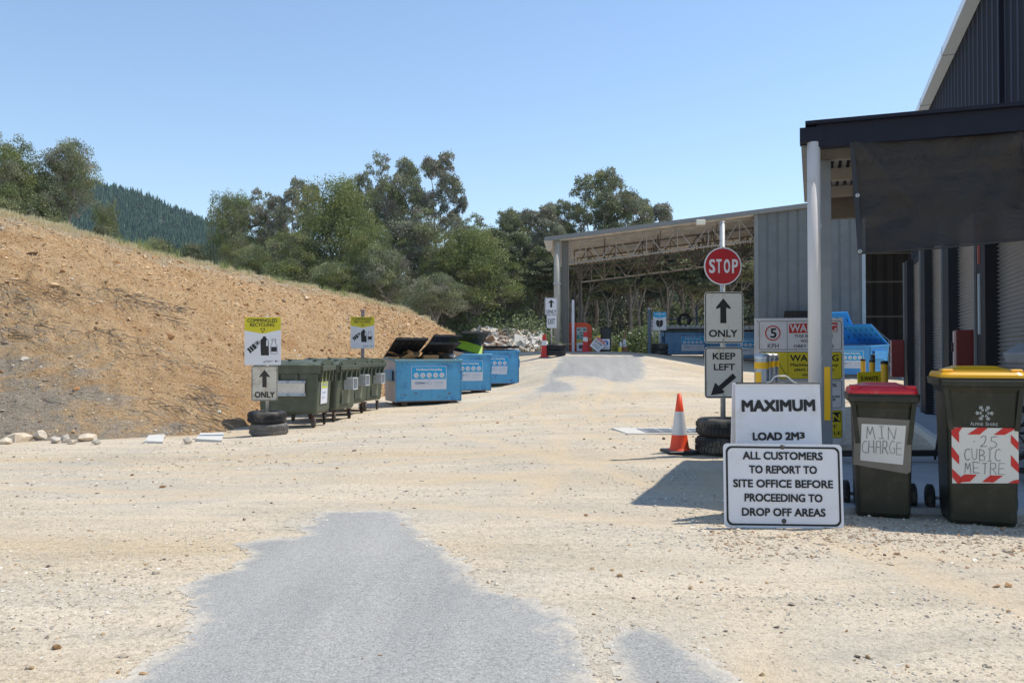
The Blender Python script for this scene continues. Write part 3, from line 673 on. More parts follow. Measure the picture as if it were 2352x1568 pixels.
def place_tree(kind, x, y, h, wd, rz, label, group, name="gum_tree", z=None):
    tm, cm, H, W = TV[kind]
    r = thing(name, (x, y, (gt(x, y) if z is None else z) - .05), label, "tree" if kind != 'shrub' else "shrub", rz, group)
    r.scale = (wd / W, wd / W, h / H)
    link("trunk", tm, r); link("crown", cm, r); return r
def tree_uv(kind, u, vtop, wpx, Y, label, group, zbase=None, name="gum_tree", rz=None):
    x, _, zt = P(u, vtop, Y); zb = gt(x, Y) if zbase is None else zbase
    return place_tree(kind, x, Y, zt - zb, wpx * Y / F, random.uniform(0, 6.28) if rz is None else rz, label, group, name, zb)
G1 = "gum trees on the crest of the cut slope"
tree_uv('ridge_b', 2, 296, 150, 27.5, "tallest olive gum tree at the left end of the slope crest", G1, 4.2)
tree_uv('ridge_b', 62, 338, 150, 29, "full green gum tree between the two tall ones on the left crest", G1, 4.1)
tree_uv('ridge_a', 160, 316, 150, 29, "gum tree with a bare forked trunk and round crown on the left crest", G1, 3.9)
tree_uv('ridge_b', 244, 456, 62, 31, "small lone gum tree standing in front of the pine hill", G1, 3.7, rz=1)
tree_uv('shrub', 92, 440, 120, 27.5, "bushy green shrub at the foot of the forked gum on the crest", "shrubs on the crest", 4.0, "shrub")
tree_uv('shrub', 30, 455, 110, 26.5, "dark shrub at the left edge of the crest below the tallest gum", "shrubs on the crest", 4.0, "shrub")
tree_uv('shrub', 232, 512, 70, 29.5, "low rounded shrub below the small lone gum", "shrubs on the crest", 3.3, "shrub")
tree_uv('shrub', 372, 546, 100, 52, "brownish shrub clump showing over the crest before the pine hill", "shrubs behind the crest", 4.5, "shrub")
tree_uv('shrub', 440, 556, 90, 54, "brownish shrub clump beside the wood's left end", "shrubs behind the crest", 4.5, "shrub")
G2 = "gum trees of the wood behind the yard"
TL = [
 ('round_b', 530, 440, 130, 56, "rounded grey-green gum at the left end of the wood"),
 ('tall_c', 600, 428, 135, 60, "loose-crowned gum second from the left end of the wood"),
 ('tall_b', 655, 432, 90, 57, "thin pale gum with fine grey twigs left of the big green tree"),
 ('tall_b', 698, 408, 85, 63, "gum whose narrow top pokes out left of the big green tree"),
 ('round_a', 775, 412, 235, 50, "big bright green spreading gum in the left of the wood"),
 ('round_a', 850, 520, 150, 46, "bright green rounded gum hanging over the slope crest"),
 ('tall_a', 818, 390, 85, 66, "slender gum topping the skyline right of the big green tree"),
 ('tall_c', 895, 356, 130, 60, "tall open gum left of the highest tree"),
 ('tall_a', 945, 358, 90, 64, "tall gum beside the highest tree of the wood"),
 ('tall_b', 1007, 346, 100, 60, "highest gum of the wood with a narrow layered crown"),
 ('tall_b', 1052, 432, 50, 66, "small isolated gum top right of the highest tree"),
 ('tall_c', 955, 470, 170, 54, "grey-green gum filling the middle of the wood"),
 ('round_b', 690, 530, 190, 48, "dark rounded gum low behind the slope crest"),
 ('round_b', 585, 560, 150, 50, "dark bushy gum low at the left of the wood"),
 ('ridge_a', 880, 560, 150, 45, "leaning gum with long pale limbs behind the crest"),
 ('round_a', 1085, 524, 235, 51, "wide flat-topped green gum left of the steel shed"),
 ('round_b', 1165, 600, 130, 53, "lower green bough tree beside the steel shed post"),
 ('tall_c', 1150, 482, 120, 60, "dull green gum with a domed top left of the shed"),
 ('tall_a', 1215, 487, 75, 66, "narrow grey gum just left of the shed roof corner"),
 ('tall_b', 1262, 462, 90, 64, "sparse gum rising over the shed roof's left corner"),
 ('tall_a', 1312, 460, 95, 62, "dense dark gum over the left of the shed roof"),
 ('tall_a', 1375, 380, 130, 60, "tallest gum above the shed roof"),
 ('tall_c', 1440, 402, 145, 62, "broad gum beside the tallest one above the shed"),
 ('tall_b', 1492, 452, 110, 64, "sloping-crowned gum right of the tallest one above the shed"),
 ('tall_b', 1530, 486, 70, 66, "small last gum top before the shed roof hides the wood"),
 ('round_b', 1020, 560, 150, 52, "dark gum standing under the highest tree"),
 ('ridge_a', 1000, 625, 150, 42, "low thin gum at the right end of the slope"),
 ('tall_c', 1100, 496, 130, 57, "dense domed gum between the highest tree and the shed"),
 ('tall_a', 1185, 478, 115, 59, "tall open gum second left of the shed roof corner"),
 ('tall_b', 1238, 468, 105, 58, "pale-limbed gum directly behind the shed roof corner"),
 ('tall_a', 860, 425, 90, 64, "thin gum filling the skyline left of the tall open one"),
 ('round_b', 760, 600, 170, 44, "dark green low gum just behind the slope crest"),
]
for k, u, v, wpx, Y, lb in TL: tree_uv(k, u, v, wpx, Y, lb, G2)
# ranks of thin trunks further in, seen under the shed and over the rubble
q = 0
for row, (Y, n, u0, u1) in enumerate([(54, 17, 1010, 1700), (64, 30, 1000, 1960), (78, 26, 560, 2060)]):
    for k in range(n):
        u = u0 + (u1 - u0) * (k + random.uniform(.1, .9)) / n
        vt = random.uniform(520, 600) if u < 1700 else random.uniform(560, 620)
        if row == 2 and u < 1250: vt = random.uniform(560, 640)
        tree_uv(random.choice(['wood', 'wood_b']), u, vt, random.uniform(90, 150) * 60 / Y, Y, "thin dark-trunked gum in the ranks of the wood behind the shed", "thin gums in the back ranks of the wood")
# undergrowth: bushes and litter that read as one mass
def bush_mass(name, boxes, leaf, cols, seed):
    rn = np.random.default_rng(seed); V = []; Cc_ = []
    for (x, y, z, rx, ry, rz_, n) in boxes:
        d = rn.normal(0, 1, (n, 3)); d /= np.linalg.norm(d, axis=1)[:, None]; d *= (rn.uniform(.3, 1, n) ** .5)[:, None] * np.array([rx, ry, rz_]); pos = d + np.array([x, y, z])
        ax = rn.normal(0, 1, (n, 3)); ax /= np.linalg.norm(ax, axis=1)[:, None]; s2 = np.cross(ax, rn.normal(0, 1, (n, 3))); s2 /= np.linalg.norm(s2, axis=1)[:, None]
        L = (leaf * rn.uniform(.6, 1.4, n))[:, None]
        V.append(np.stack([pos - s2 * L * .15, pos + ax * L * .5 - s2 * L * .32, pos + ax * L, pos + ax * L * .5 + s2 * L * .32], 1).reshape(-1, 3))
        c = np.array(cols[rn.integers(0, len(cols))])[None] * rn.uniform(.65, 1.35, (n, 1)); Cc_.append(np.repeat(c, 4, 0))
    V = np.concatenate(V); return link(name, np_mesh(name, V, np.arange(len(V)).reshape(-1, 4), leaf_mat, np.concatenate(Cc_)))
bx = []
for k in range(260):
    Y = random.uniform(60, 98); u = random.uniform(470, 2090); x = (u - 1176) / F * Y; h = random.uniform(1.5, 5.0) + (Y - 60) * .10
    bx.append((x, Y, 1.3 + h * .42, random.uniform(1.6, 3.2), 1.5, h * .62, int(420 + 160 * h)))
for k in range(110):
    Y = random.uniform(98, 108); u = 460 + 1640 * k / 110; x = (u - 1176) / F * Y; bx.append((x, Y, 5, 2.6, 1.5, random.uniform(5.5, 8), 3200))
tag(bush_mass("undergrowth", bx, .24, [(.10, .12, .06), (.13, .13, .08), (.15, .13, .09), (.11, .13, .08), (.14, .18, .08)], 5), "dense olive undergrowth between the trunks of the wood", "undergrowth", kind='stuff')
bx = []
for k in range(26):
    Y = random.uniform(42, 46); u = random.uniform(1330, 1600); x = (u - 1176) / F * Y; h = random.uniform(.8, 1.7)
    if 1390 < u < 1440: h *= .6
    bx.append((x, Y, 1.15 + h * .5, random.uniform(.7, 1.3), .8, h * .6, 420))
for k in range(16):
    Y = random.uniform(47, 52); u = random.uniform(900, 1260); x = (u - 1176) / F * Y; h = random.uniform(1.0, 2.6); bx.append((x, Y, 1.3 + h * .5, 1.4, .8, h * .6, 420))
tag(bush_mass("bushes", bx, .17, [(.13, .18, .07), (.15, .19, .09), (.10, .14, .06), (.12, .14, .08)], 6), "pale green bushes along the far edge of the tarmac", "bushes", kind='stuff')

# pine hill in the distance
hu = np.array([(-900,430),(-400,400),(0,392),(130,396),(230,404),(330,432),(420,468),(490,491),(600,540),(750,600),(950,690),(1150,760),(1400,805)], float)
HY = 420.0; xs = (hu[:, 0] - 1176) / F * HY; zs = EYE + (813 - hu[:, 1]) / F * HY - 5
gxh = np.linspace(xs[0], xs[-1], 140); gyh = np.linspace(0, 1, 50)
top = np.interp(gxh, xs, zs); Vh = []
for s_ in gyh:
    yy = 150 + (HY - 150) * s_ if s_ <= 1 else HY
    z = 1 + (np.maximum(top, 2) - 1) * (s_ ** 1.15); Vh.append(np.stack([gxh * (.55 + .45 * s_), np.full_like(gxh, yy), z + fbm(gxh, np.full_like(gxh, yy), 40, 2, 3) * 3 * s_], 1))
for d_, dz in ((60, -12), (200, -60), (420, -160)): Vh.append(np.stack([gxh, np.full_like(gxh, HY + d_), np.maximum(top + dz, -40)], 1))
HV = np.array(Vh); a, b = HV.shape[:2]; i2, j2 = np.meshgrid(np.arange(b - 1), np.arange(a - 1)); k = (j2 * b + i2).ravel()
hm = M("far_hill_floor", (.035, .05, .03), .95, var=.3, scale=.05)
tag(link("far_hill", np_mesh("far_hill", HV.reshape(-1, 3), np.stack([k, k + 1, k + 1 + b, k + b], 1), hm, smooth=True)), kind='structure')
rn = np.random.default_rng(3); n = 27000; fs_ = rn.uniform(.18, 1, n) ** .8; ft = rn.uniform(0, .72, n); fi = fs_ * 49; fj = ft * 139; i = fi.astype(int).clip(0, 48); j = fj.astype(int).clip(0, 138); fi = (fi - i)[:, None]; fj = (fj - j)[:, None]
pp = (HV[i, j] * (1 - fi) + HV[i + 1, j] * fi) * (1 - fj) + (HV[i, j + 1] * (1 - fi) + HV[i + 1, j + 1] * fi) * fj
V = []; Fs = []; Cs = []; b0 = 0
for m in range(n):
    h = rn.uniform(2.0, 3.9); r = h * rn.uniform(.17, .25); c = np.array((.048, .088, .050)) * rn.uniform(.55, 1.7); x, y, z = pp[m]
    for t_ in range(3):
        rr = r * (1 - t_ * .28); zb = z + h * (.12 + .26 * t_); zt = z + h * (.55 + .225 * t_); ph = rn.uniform(0, 6.28); lx, ly = rn.normal(0, .1, 2)
        for e in range(6):
            an = ph + e * 1.047; k2 = rn.uniform(.6, 1.2); V.append((x + math.cos(an) * rr * k2, y + math.sin(an) * rr * k2, zb - rn.uniform(0, .6)))
        V.append((x + lx, y + ly, zt)); Cs += [c] * 7
        Fs += [(b0 + e, b0 + (e + 1) % 6, b0 + 6) for e in range(6)]; b0 += 7
tag(link("pine_forest", np_mesh("pine_forest", V, Fs, leaf_mat, np.array(Cs))), "dark blue-green pine forest covering the distant hill", "forest", kind='stuff')

# ------------------------------------------------------------------ main building on the right
navy_rib = ribbed("navy_ribbed_cladding", (.045, .052, .085), 3.1, 'x', .75, .0, .05, .13, sharp=.42)
door_rib = ribbed("roller_door_slats", (.17, .18, .20), 11.0, 'z', .38, .35, .02, sharp=.9)
shed_rib = ribbed("grey_blue_cladding", (.135, .152, .165), 2.6, 'x', .5, .0, .03, .82, sharp=.92)
dark_rib = ribbed("dark_back_cladding", (.06, .05, .045), 2.0, 'x', .6, .05, .03)
pillar_m = M("pillar_dark", (.022, .023, .028), .6, .0, var=.1, spec=.2)
gutter_m = M("gutter_sky_pale", (.74, .84, .95), .4, .0, var=.04)  # pale blue base colour stands in for sky reflected in the gutter
XW = 2.12
th = thing("storage_building", BF(0, 0, 0), "tall navy ribbed metal building with roller doors along its yard side", "building", R(-20))
# local frame: x = along E2 (to the right), y = along E1 (away); rotz = -20 deg
b = MB()   # upper wall, seen face at x = XW, local y 2 .. 20.75
def wall_xz(name, y0, y1, z0, z1, x, mat, parent, t=.12):
    """wall running along local y; built with its own x axis along the run so the ribs stand upright"""
    o = MB().box(((y1 - y0) / 2, 0, (z1 - z0) / 2), (y1 - y0, t, z1 - z0)).build(name, mat, parent, (x + t / 2, y1, z0)); o.rotation_euler = (0, 0, R(-90)); return o
wall_xz("wall", 8.2, 11.02, 3.1, 5.86, XW, navy_rib, th)
wall_xz("wall", 11.06, 20.75, 3.1, 5.86, XW, navy_rib, th)
MB().box((XW + .02, 11.04, 4.48), (.14, .05, 2.76)).build("corner_trim", navy_flash, th)
MB().box((XW + 4, 20.8, 2.9), (8, .1, 5.9)).build("end_wall", navy_rib, th)
g = MB(); g.box((XW - .09, 14.45, 5.93), (.18, 12.7, .13)); g.build("gutter", gutter_m, th)
for k in range(5):
    MB().box((XW - .09, 8.9 + k * 2.8, 5.93), (.19, .02, .14)).build("gutter_joint", M("gutter_joint%d" % k, (.2, .25, .31), .4) if k == 0 else bpy.data.materials["gutter_joint0"], th)
MB().box((XW + 4, 14.45, 5.96), (8, 12.7, .05)).build("roof", navy_flash, th)
# roller doors between pillars
pys = [20.6, 17.6, 14.75, 11.9, 8.95]
for k, y in enumerate(pys):
    p = MB().box((1.95 + .08, y - .32, 1.62), (.16, .62, 3.2)); p.build("pillar", pillar_m, th)
    p = MB().box((1.94, y - .04, 1.62), (.03, .05, 3.2)); p.build("pillar_edge", steel_paint, th)
MB().box((XW + .1, 14.4, 3.16), (.3, 12.2, .1)).build("door_header", pillar_m, th)
for y0, y1 in zip(pys[1:], pys[:-1]):
    # corrugated curtain: real horizontal corrugations
    m_ = MB(); n = 62; vs = []; fs = []
    for i in range(n * 4 + 1):
        z = .05 + (3.05) * i / (n * 4); dx = .020 * math.sin(i / 4 * 2 * math.pi)
        vs += [(2.09 + dx, y0, z), (2.09 + dx, y1 - .62, z)]
    fs = [(2 * i, 2 * i + 2, 2 * i + 3, 2 * i + 1) for i in range(n * 4)]
    m_.add(vs, fs, 0, True); m_.build("roller_door", M("roller_curtain", (.21, .215, .23), .42, .3, var=.08) if y0 == pys[1] else bpy.data.materials["roller_curtain"], th)
MB().box((1.94, 11.6, 1.78), (.02, .05, .75)).build("notice_strip", M("notice_strip", (.45, .55, .62), .5), th)
MB().box((1.94, 11.6, 2.55), (.02, .04, .55)).build("notice_strip", M("red_strip", (.45, .12, .10), .5), th)
nst = MB().poly([(0, 0), (.5, 0), (.5, .28), (.36, .28), (.12, .14)], 0, .1).build("bird_nest", M("nest_straw", (.18, .13, .06), .95, var=.4, scale=30), th, (XW - .02, 11.55, 3.3)); nst.rotation_euler = (0, 0, R(-90))

# concrete apron under the canopy + strip at the doors
def slab(name, pts, z0, z1, mat, n=None, lab=None):
    v = [(*p, z1) for p in pts] + [(*p, z0) for p in pts]; k = len(pts)
    f = [tuple(range(k)), tuple(range(2 * k - 1, k - 1, -1))] + [((i + 1) % k, i, i + k, (i + 1) % k + k) for i in range(k)]
    return tag(MB().add(v, f).build(name, mat), kind='structure')
def b2(e1, e2): return BF(e1, e2)[:2]
slab("concrete_slab", [(2.0, 6.05), (4.6, 5.95), b2(5.0, XW + .3), b2(10.35, XW + .3), b2(10.1, .05)][::1], -.1, .045, conc)
slab("concrete_path", [b2(10.5, 1.5), b2(10.5, 2.5), b2(20.9, 2.5), b2(20.9, 1.5)], -.1, .05, conc)
slab("kerb", [b2(10.5, 1.42), b2(10.5, 1.5), b2(20.9, 1.5), b2(20.9, 1.42)], -.1, .11, conc_white)

# canopy
cn = thing("canopy", BF(0, 0, 0), "low dark canopy roof on a grey post in front of the roller doors", "canopy", R(-20))
f0 = 7.44
fs_ = MB(); fs_.box((1.22, f0 + .06, 3.007), (2.35, .12, .186)); fs_.box((.0, f0 + .06, 3.022), (.19, .14, .126))
fs_.build("fascia", navy_flash, cn)
MB().box((1.16, f0 + 1.45, 3.115), (2.42, 3.0, .03)).build("roof_sheet", navy_flash, cn)
rs_ = MB()
for k in range(30): rs_.box((-.0 + k * .076, f0 + 1.48, 3.07), (.04, 2.7, .03))
rs_.build("roof_ribs", M("underside_zinc", (.40, .39, .36), .35, .5, var=.15), cn)
MB().box((-.06, f0 + 1.48, 3.02), (.05, 2.75, .15)).build("side_gutter", steel_paint, cn)
pb = MB()
for k in range(3): pb.box((1.15, f0 + .6 + k * .95, 2.98), (2.2, .06, .12))
pb.build("purlins", M("purlin_galv", (.32, .30, .27), .5, .4), cn)
MB().box((1.15, f0 + 2.8, 2.87), (2.2, .1, .30)).build("rear_beam", M("beam_brown", (.10, .085, .065), .5), cn)
px, py, _ = P(1899, 1000, 7.5)
pl = Matrix.Rotation(R(20), 3, 'Z') @ Vector((px, py, 0))
c_ = MB(); c_.box((pl.x, pl.y, 1.46), (.096, .096, 2.92), bev=.006); c_.build("post", steel_paint, cn)
rs0 = Matrix.Rotation(R(20), 3, 'Z') @ Vector(P(1904, 904, 7.42))
MB().box((pl.x + .006, pl.y - .051, rs0.z), (.052, .004, .48)).build("reflector_strip", tape_yellow, cn)
MB().box((pl.x - .06, pl.y - .02, 2.1), (.018, .05, 1.7)).build("timber_batten", plank, cn)
dx_, dy_, _ = P(1872.5, 1000, 7.02); dl = Matrix.Rotation(R(20), 3, 'Z') @ Vector((dx_, dy_, 0))
MB().tube([(dl.x, dl.y, .02), (dl.x, dl.y, 2.96)], .0535, 20).build("downpipe", pvc, cn)
db = MB()
for z in (1.12, 2.25): db.box((dl.x + .05, dl.y + .02, z), (.02, .05, .03))
db.build("pipe_clip", galv, cn)

# shade cloth hanging under the canopy
m, t, bs = newmat("shade_mesh"); bs.inputs["Base Color"].default_value = (.040, .036, .034, 1); bs.inputs["Roughness"].default_value = .75
v_ = ocoord(t); bs.inputs["Specular IOR Level"].default_value = .25
tr = N(t, "ShaderNodeBsdfTransparent"); mx = N(t, "ShaderNodeMixShader"); mx.inputs[0].default_value = .90
t.links.new(tr.outputs[0], mx.inputs[1]); t.links.new(bs.outputs[0], mx.inputs[2]); t.links.new(mx.outputs[0], t.nodes["Material Output"].inputs[0])
bumpn(t, bs, noise_node(t, 3.5, 5, .6, v_, 1.0), .8, .12)
tl, tr_, bl, br = P(1953, 330, 6.89), P(2345, 293, 6.54), P(1971, 581, 6.62), P(2372, 548, 6.26)
sc = thing("shade_cloth", ((tl[0] + bl[0]) / 2, tl[1], 2.3), "black mesh shade cloth hanging from the canopy edge", "shade cloth")
nu, nv = 60, 40; vs_ = []; o0 = Vector(sc.location)
for j in range(nv + 1):
    for i in range(nu + 1):
        a_, b_ = i / nu, j / nv; p = (Vector(tl) * (1 - a_) + Vector(tr_) * a_) * (1 - b_) + (Vector(bl) * (1 - a_) + Vector(br) * a_) * b_
        wv = .025 * math.sin(9 * (a_ * .9 - b_ * .8) + 1) * math.sin(math.pi * b_) + .018 * math.sin(17 * (a_ + b_ * .6)) * b_ * (1 - b_) * 3 + mnoise.noise(Vector((a_ * 6, b_ * 4, 0))) * .03
        fold = .05 * math.exp(-((a_ - b_ * .55 - .02) / .05) ** 2) * (1 - b_) + .05 * math.exp(-((1 - a_) - b_ * .6 - .0) ** 2 / .004) * (1 - b_)
        sag = -.03 * math.sin(math.pi * a_) * (1 - b_) * 1.0
        vs_.append(p + Vector((0, -wv - fold, sag)) - o0)
fs2 = [(j * (nu + 1) + i, j * (nu + 1) + i + 1, (j + 1) * (nu + 1) + i + 1, (j + 1) * (nu + 1) + i) for j in range(nv) for i in range(nu)]
MB().add(vs_, fs2, 0, True).build("cloth", m, sc)
hem_m = M("hem", (.035, .032, .032), .6)
MB().add([Vector(q_) - o0 + Vector((0, -.035, 0)) for q_ in (P(1948, 330, 6.89), P(1958, 330, 6.89), P(1978, 583, 6.59), P(1966, 583, 6.59))], [(3, 2, 1, 0)]).build("hem", hem_m, sc)
MB().add([Vector(q_) - o0 + Vector((0, -.035, 0)) for q_ in (P(2338, 293, 6.54), P(2349, 293, 6.54), P(2378, 548, 6.24), P(2366, 548, 6.24))], [(3, 2, 1, 0)]).build("hem", hem_m, sc)
MB().tube([Vector(q_) - o0 + Vector((0, -.03, 0)) for q_ in (P(1968, 583, 6.61), P(2160, 570, 6.45), P(2376, 549, 6.26))], .008, 8).build("hem", hem_m, sc)
for q_ in (P(1964.5, 451, 6.67), P(1970, 579, 6.56)):
    e = MB(); e.lathe([(.006, 0), (.016, 0), (.016, -.006), (.006, -.006)], axis='y', n=16); e.build("eyelet", galv, sc, Vector(q_) - o0 + Vector((0, -.04, 0)))

# hose reel cabinets on the pillars
def cabinet(u0, u1, v0, v1, Y, lab):
    x0, _, z1 = P(u0, v0, Y); x1, _, z0 = P(u1, v1, Y); w_ = x1 - x0; r = thing("hose_reel_cabinet", ((x0 + x1) / 2, Y + .1, z0), lab, "cabinet", R(-24), "red cabinets on the door pillars")
    MB().box((0, 0, (z1 - z0) / 2), (w_ * .96, .22, z1 - z0), bev=.012).build("body", cab_red, r)
    MB().box((-w_ / 2 - .004, 0, (z1 - z0) / 2), (.03, .20, (z1 - z0) * .97), bev=.004).build("door", cab_edge, r)
    MB().box((-w_ / 2 - .03, -.02, (z1 - z0) * .72), (.025, .05, .12), bev=.004).build("handle", black_pl, r)
cabinet(2206, 2256, 757, 900, 10.7, "dark red hose cabinet on the pillar just behind the yellow-lid bin")
cabinet(2053, 2081, 780, 866, 18.2, "dark red hose cabinet on the far end pillar beside the handrail")

# ------------------------------------------------------------------ steel shed across the yard
AX = R(-6.1); sx0, sy0, _ = P(1262, 813, 33.0)
sh = thing("drive_through_shed", (sx0, sy0, 1.1), "open steel shed with truss roof and grey blue clad right bay", "shed", AX)
def shz(u, v, lx):    # world height above base of pixel (u,v) on the front plane
    Y = 33 - .106 * lx; return EYE + (813 - v) / F * Y * 1.0 - 1.1
HL = EYE + (813 - 553) / F * 33 - 1.1; HR = EYE + (813 - 460) / F * 31.7 - 1.1; LX = 12.0; D = 9.3
sl = (HR - HL) / LX
def roofz(x): return HL + sl * x
X2 = 16.2
b = MB()
b.add([(-.15, -.3, roofz(-.15) + .06), (X2, -.3, roofz(X2) + .06), (X2, D, roofz(X2) + .06), (-.15, D, roofz(-.15) + .06),
       (-.15, -.3, roofz(-.15)), (X2, -.3, roofz(X2)), (X2, D, roofz(X2)), (-.15, D, roofz(-.15))],
      [(0, 1, 2, 3), (7, 6, 5, 4), (4, 5, 1, 0), (5, 6, 2, 1), (6, 7, 3, 2), (7, 4, 0, 3)])
for k in range(44):   # ribs seen from below
    y = -.2 + k * .215; b.add([(-.12, y, roofz(-.12) - .002), (X2, y, roofz(X2) - .002), (X2, y + .10, roofz(X2) - .07), (-.12, y + .10, roofz(-.12) - .07)], [(3, 2, 1, 0)])
b.build("roof", M("roof_sheet_warm", (.72, .66, .58), .45, .2, var=.3, scale=3), sh)
fm = M("fascia_grey", (.20, .21, .22), .5, .1, var=.05)
b = MB(); b.add([(-.18, -.36, roofz(-.18) - .04), (X2, -.36, roofz(X2) - .04), (X2, -.36, roofz(X2) + .13), (-.18, -.36, roofz(-.18) + .13), (-.18, -.3, roofz(-.18) - .04), (X2, -.3, roofz(X2) - .04), (X2, -.3, roofz(X2) + .13), (-.18, -.3, roofz(-.18) + .13)],
      [(0, 1, 2, 3), (7, 6, 5, 4), (4, 5, 1, 0), (3, 2, 6, 7), (0, 3, 7, 4), (1, 5, 6, 2)]); b.build("fascia", fm, sh)
b = MB(); b.poly([(.12, 0), (.0, .38), (.34, .38), (.34, .1), (.22, -.05)], 0, .04); b.build("barge_end", M("cream_flash", (.5, .42, .32), .5), sh, (-.2, -.38, HL - .42)).rotation_euler = (0, 0, 0)
cream = M("column_cream", (.42, .40, .34), .55, var=.06); 
def ubeam(name, x, y, h, mat, w=.30, d=.30):
    c = MB(); c.box((x - w / 2 + .02, y, h / 2), (.03, d, h)); c.box((x + w / 2 - .02, y, h / 2), (.03, d, h)); c.box((x, y, h / 2), (w - .07, .03, h)); return c.build(name, mat, sh)
MB().tube([(.32, -.1, 0), (.32, -.1, HL - .02)], .135, 20).build("downpipe", cream, sh)
ubeam("column", .63, .1, HL, M("column_khaki", (.20, .19, .17), .55, var=.08), .30, .3)
ubeam("column", 1.0, D - .2, HL, bpy.data.materials["column_khaki"], .2, .25)
MB().box((.32, -.1, 2.85), (.31, .31, .05)).build("pipe_clip", galv, sh)
MB().box((.95, -.2, 1.9), (.10, .05, 3.3)).build("corner_guard", M("guard_white", (.6, .62, .7), .4), sh, (0, 0, 0)).scale = (1, 1, .62)
def truss(y, x0, x1, drop, r, mat, n):
    c = MB()
    def tp(x): return Vector((x, y, roofz(x) - .12))
    def bt(x): return Vector((x, y, roofz(x) - drop))
    c.box((0, 0, 0), (.01, .01, .01)); c.v = []; c.f = []; c.m = []; c.sm = []
    for a_, b_ in ((tp(x0), tp(x1)), (bt(x0), bt(x1))): c.tube([a_, b_], r * 1.25, 6, 0, True, False)
    st = (x1 - x0) / n
    for k in range(n):
        a0 = x0 + k * st; c.tube([bt(a0), tp(a0 + st / 2)], r * .8, 5, 0, False, False); c.tube([tp(a0 + st / 2), bt(a0 + st)], r * .8, 5, 0, False, False); c.tube([tp(a0 + st / 2), bt(a0 + st / 2)], r * .7, 5, 0, False, False)
    c.tube([bt(x0), tp(x0)], r, 5, 0, False, False)
    return c.build("truss", mat, sh)
tm_ = M("truss_galv", (.34, .32, .30), .5, .3); tb_ = M("truss_brown", (.17, .14, .12), .6, .2)
truss(.1, .85, 8.05, 1.0, .028, tm_, 6)
truss(3.1, .9, 11.5, 1.0, .026, tb_, 9); truss(6.1, .95, 11.5, 1.0, .026, tb_, 9); truss(D - .2, 1.0, 11.5, 1.0, .032, tm_, 9)
for xx in (2.2, 4.4, 6.6, 8.8):  # cross braces between trusses
    c = MB()
    for k in range(6):
        y0 = .1 + k * 1.5; z = roofz(xx); c.tube([(xx, y0, z - .1), (xx, y0 + .75, z - .9)], .028, 5, 0, False, False); c.tube([(xx, y0 + .75, z - .9), (xx, y0 + 1.5, z - .1)], .028, 5, 0, False, False)
    c.tube([(xx, .1, roofz(xx) - .95), (xx, D - .2, roofz(xx) - .95)], .035, 5, 0, False, False); c.build("brace", tb_, sh)
wx0 = 7.98; wxe = 12.02
def wallpoly(x0, x1, y, z0, mat, name, t=.08):
    return MB().poly([(x0, z0), (x1, z0), (x1, roofz(x1) - .05), (x0, roofz(x0) - .05)], y, t).build(name, mat, sh)
wallpoly(wx0, wxe, -.18, 0, shed_rib, "wall_cladding")
MB().poly([(wx0 - .02, 0), (wx0 + .13, 0), (wx0 + .13, roofz(wx0)), (wx0 - .02, roofz(wx0))], -.2, .12).build("corner_trim", fm, sh)
MB().poly([(wxe - .05, 0), (wxe + .08, 0), (wxe + .08, roofz(wxe)), (wxe - .05, roofz(wxe))], -.2, .12).build("corner_trim", M("trim_pale", (.30, .36, .42), .5), sh)
wallpoly(11.8, 20, D, -.8, dark_rib, "back_wall")
MB().poly([(11.7, -.5), (11.8, -.5), (11.8, 5), (11.7, 5)], -.0, D).build("side_wall", dark_rib, sh)
gr = MB()
for z in (1.9, 3.6, 5.0): gr.box((16.2, D - .1, z), (7.6, .06, .07))
gr.build("girt", M("girt_grey", (.18, .17, .155), .5, .3), sh)
gr = MB()
for x in (13.9, 17.4): gr.box((x, D - .2, 2.8), (.22, .2, 6.6))
gr.build("inner_post", M("post_dark", (.03, .028, .026), .6), sh)
fl = MB(); fl.box((0, 0, 0), (.34, .2, .2), bev=.02); fl.build("floodlight", [M("lamp_face", (.75, .72, .62), .3)], sh, (wx0 - 2.1, -.55, roofz(wx0 - 2.1) - .12))
MB().box((16, 4.5, 2.7), (.15, 10, 6.2)).build("side_wall", dark_rib, sh, (4.2, 0, 0))
MB().box((12.6, 4.5, roofz(13) + .04), (8, 10, .05)).build("roof_extension", navy_flash, sh, (4.2, 0, .2))

# ------------------------------------------------------------------ sign building blocks
def arrow_up(mb, cx, z0, z1, hw, sw, y):
    hz = z1 - (z1 - z0) * .40
    mb.poly([(cx - sw, z0), (cx + sw, z0), (cx + sw, hz + (z1 - z0) * .03), (cx + hw, hz - (z1 - z0) * .04), (cx + hw * .96, hz + (z1 - z0) * .05), (cx, z1), (cx - hw * .96, hz + (z1 - z0) * .05), (cx - hw, hz - (z1 - z0) * .04), (cx - sw, hz + (z1 - z0) * .03)], y)
def plate(parent, x0, z0, x1, z1, y, mat, r=.03, t=.004, border=.012, inset=.008, bmat=None, name="panel"):
    o = MB().poly(rrect(x0, z0, x1, z1, r), y, t).build(name, mat, parent)
    if border:
        b = MB().ring(rrect(x0 + inset, z0 + inset, x1 - inset, z1 - inset, max(r - inset, .004)), rrect(x0 + inset + border, z0 + inset + border, x1 - inset - border, z1 - inset - border, max(r - inset - border, .003)), y - .0018)
        b.build("border", bmat or black_ink, parent)
    return o
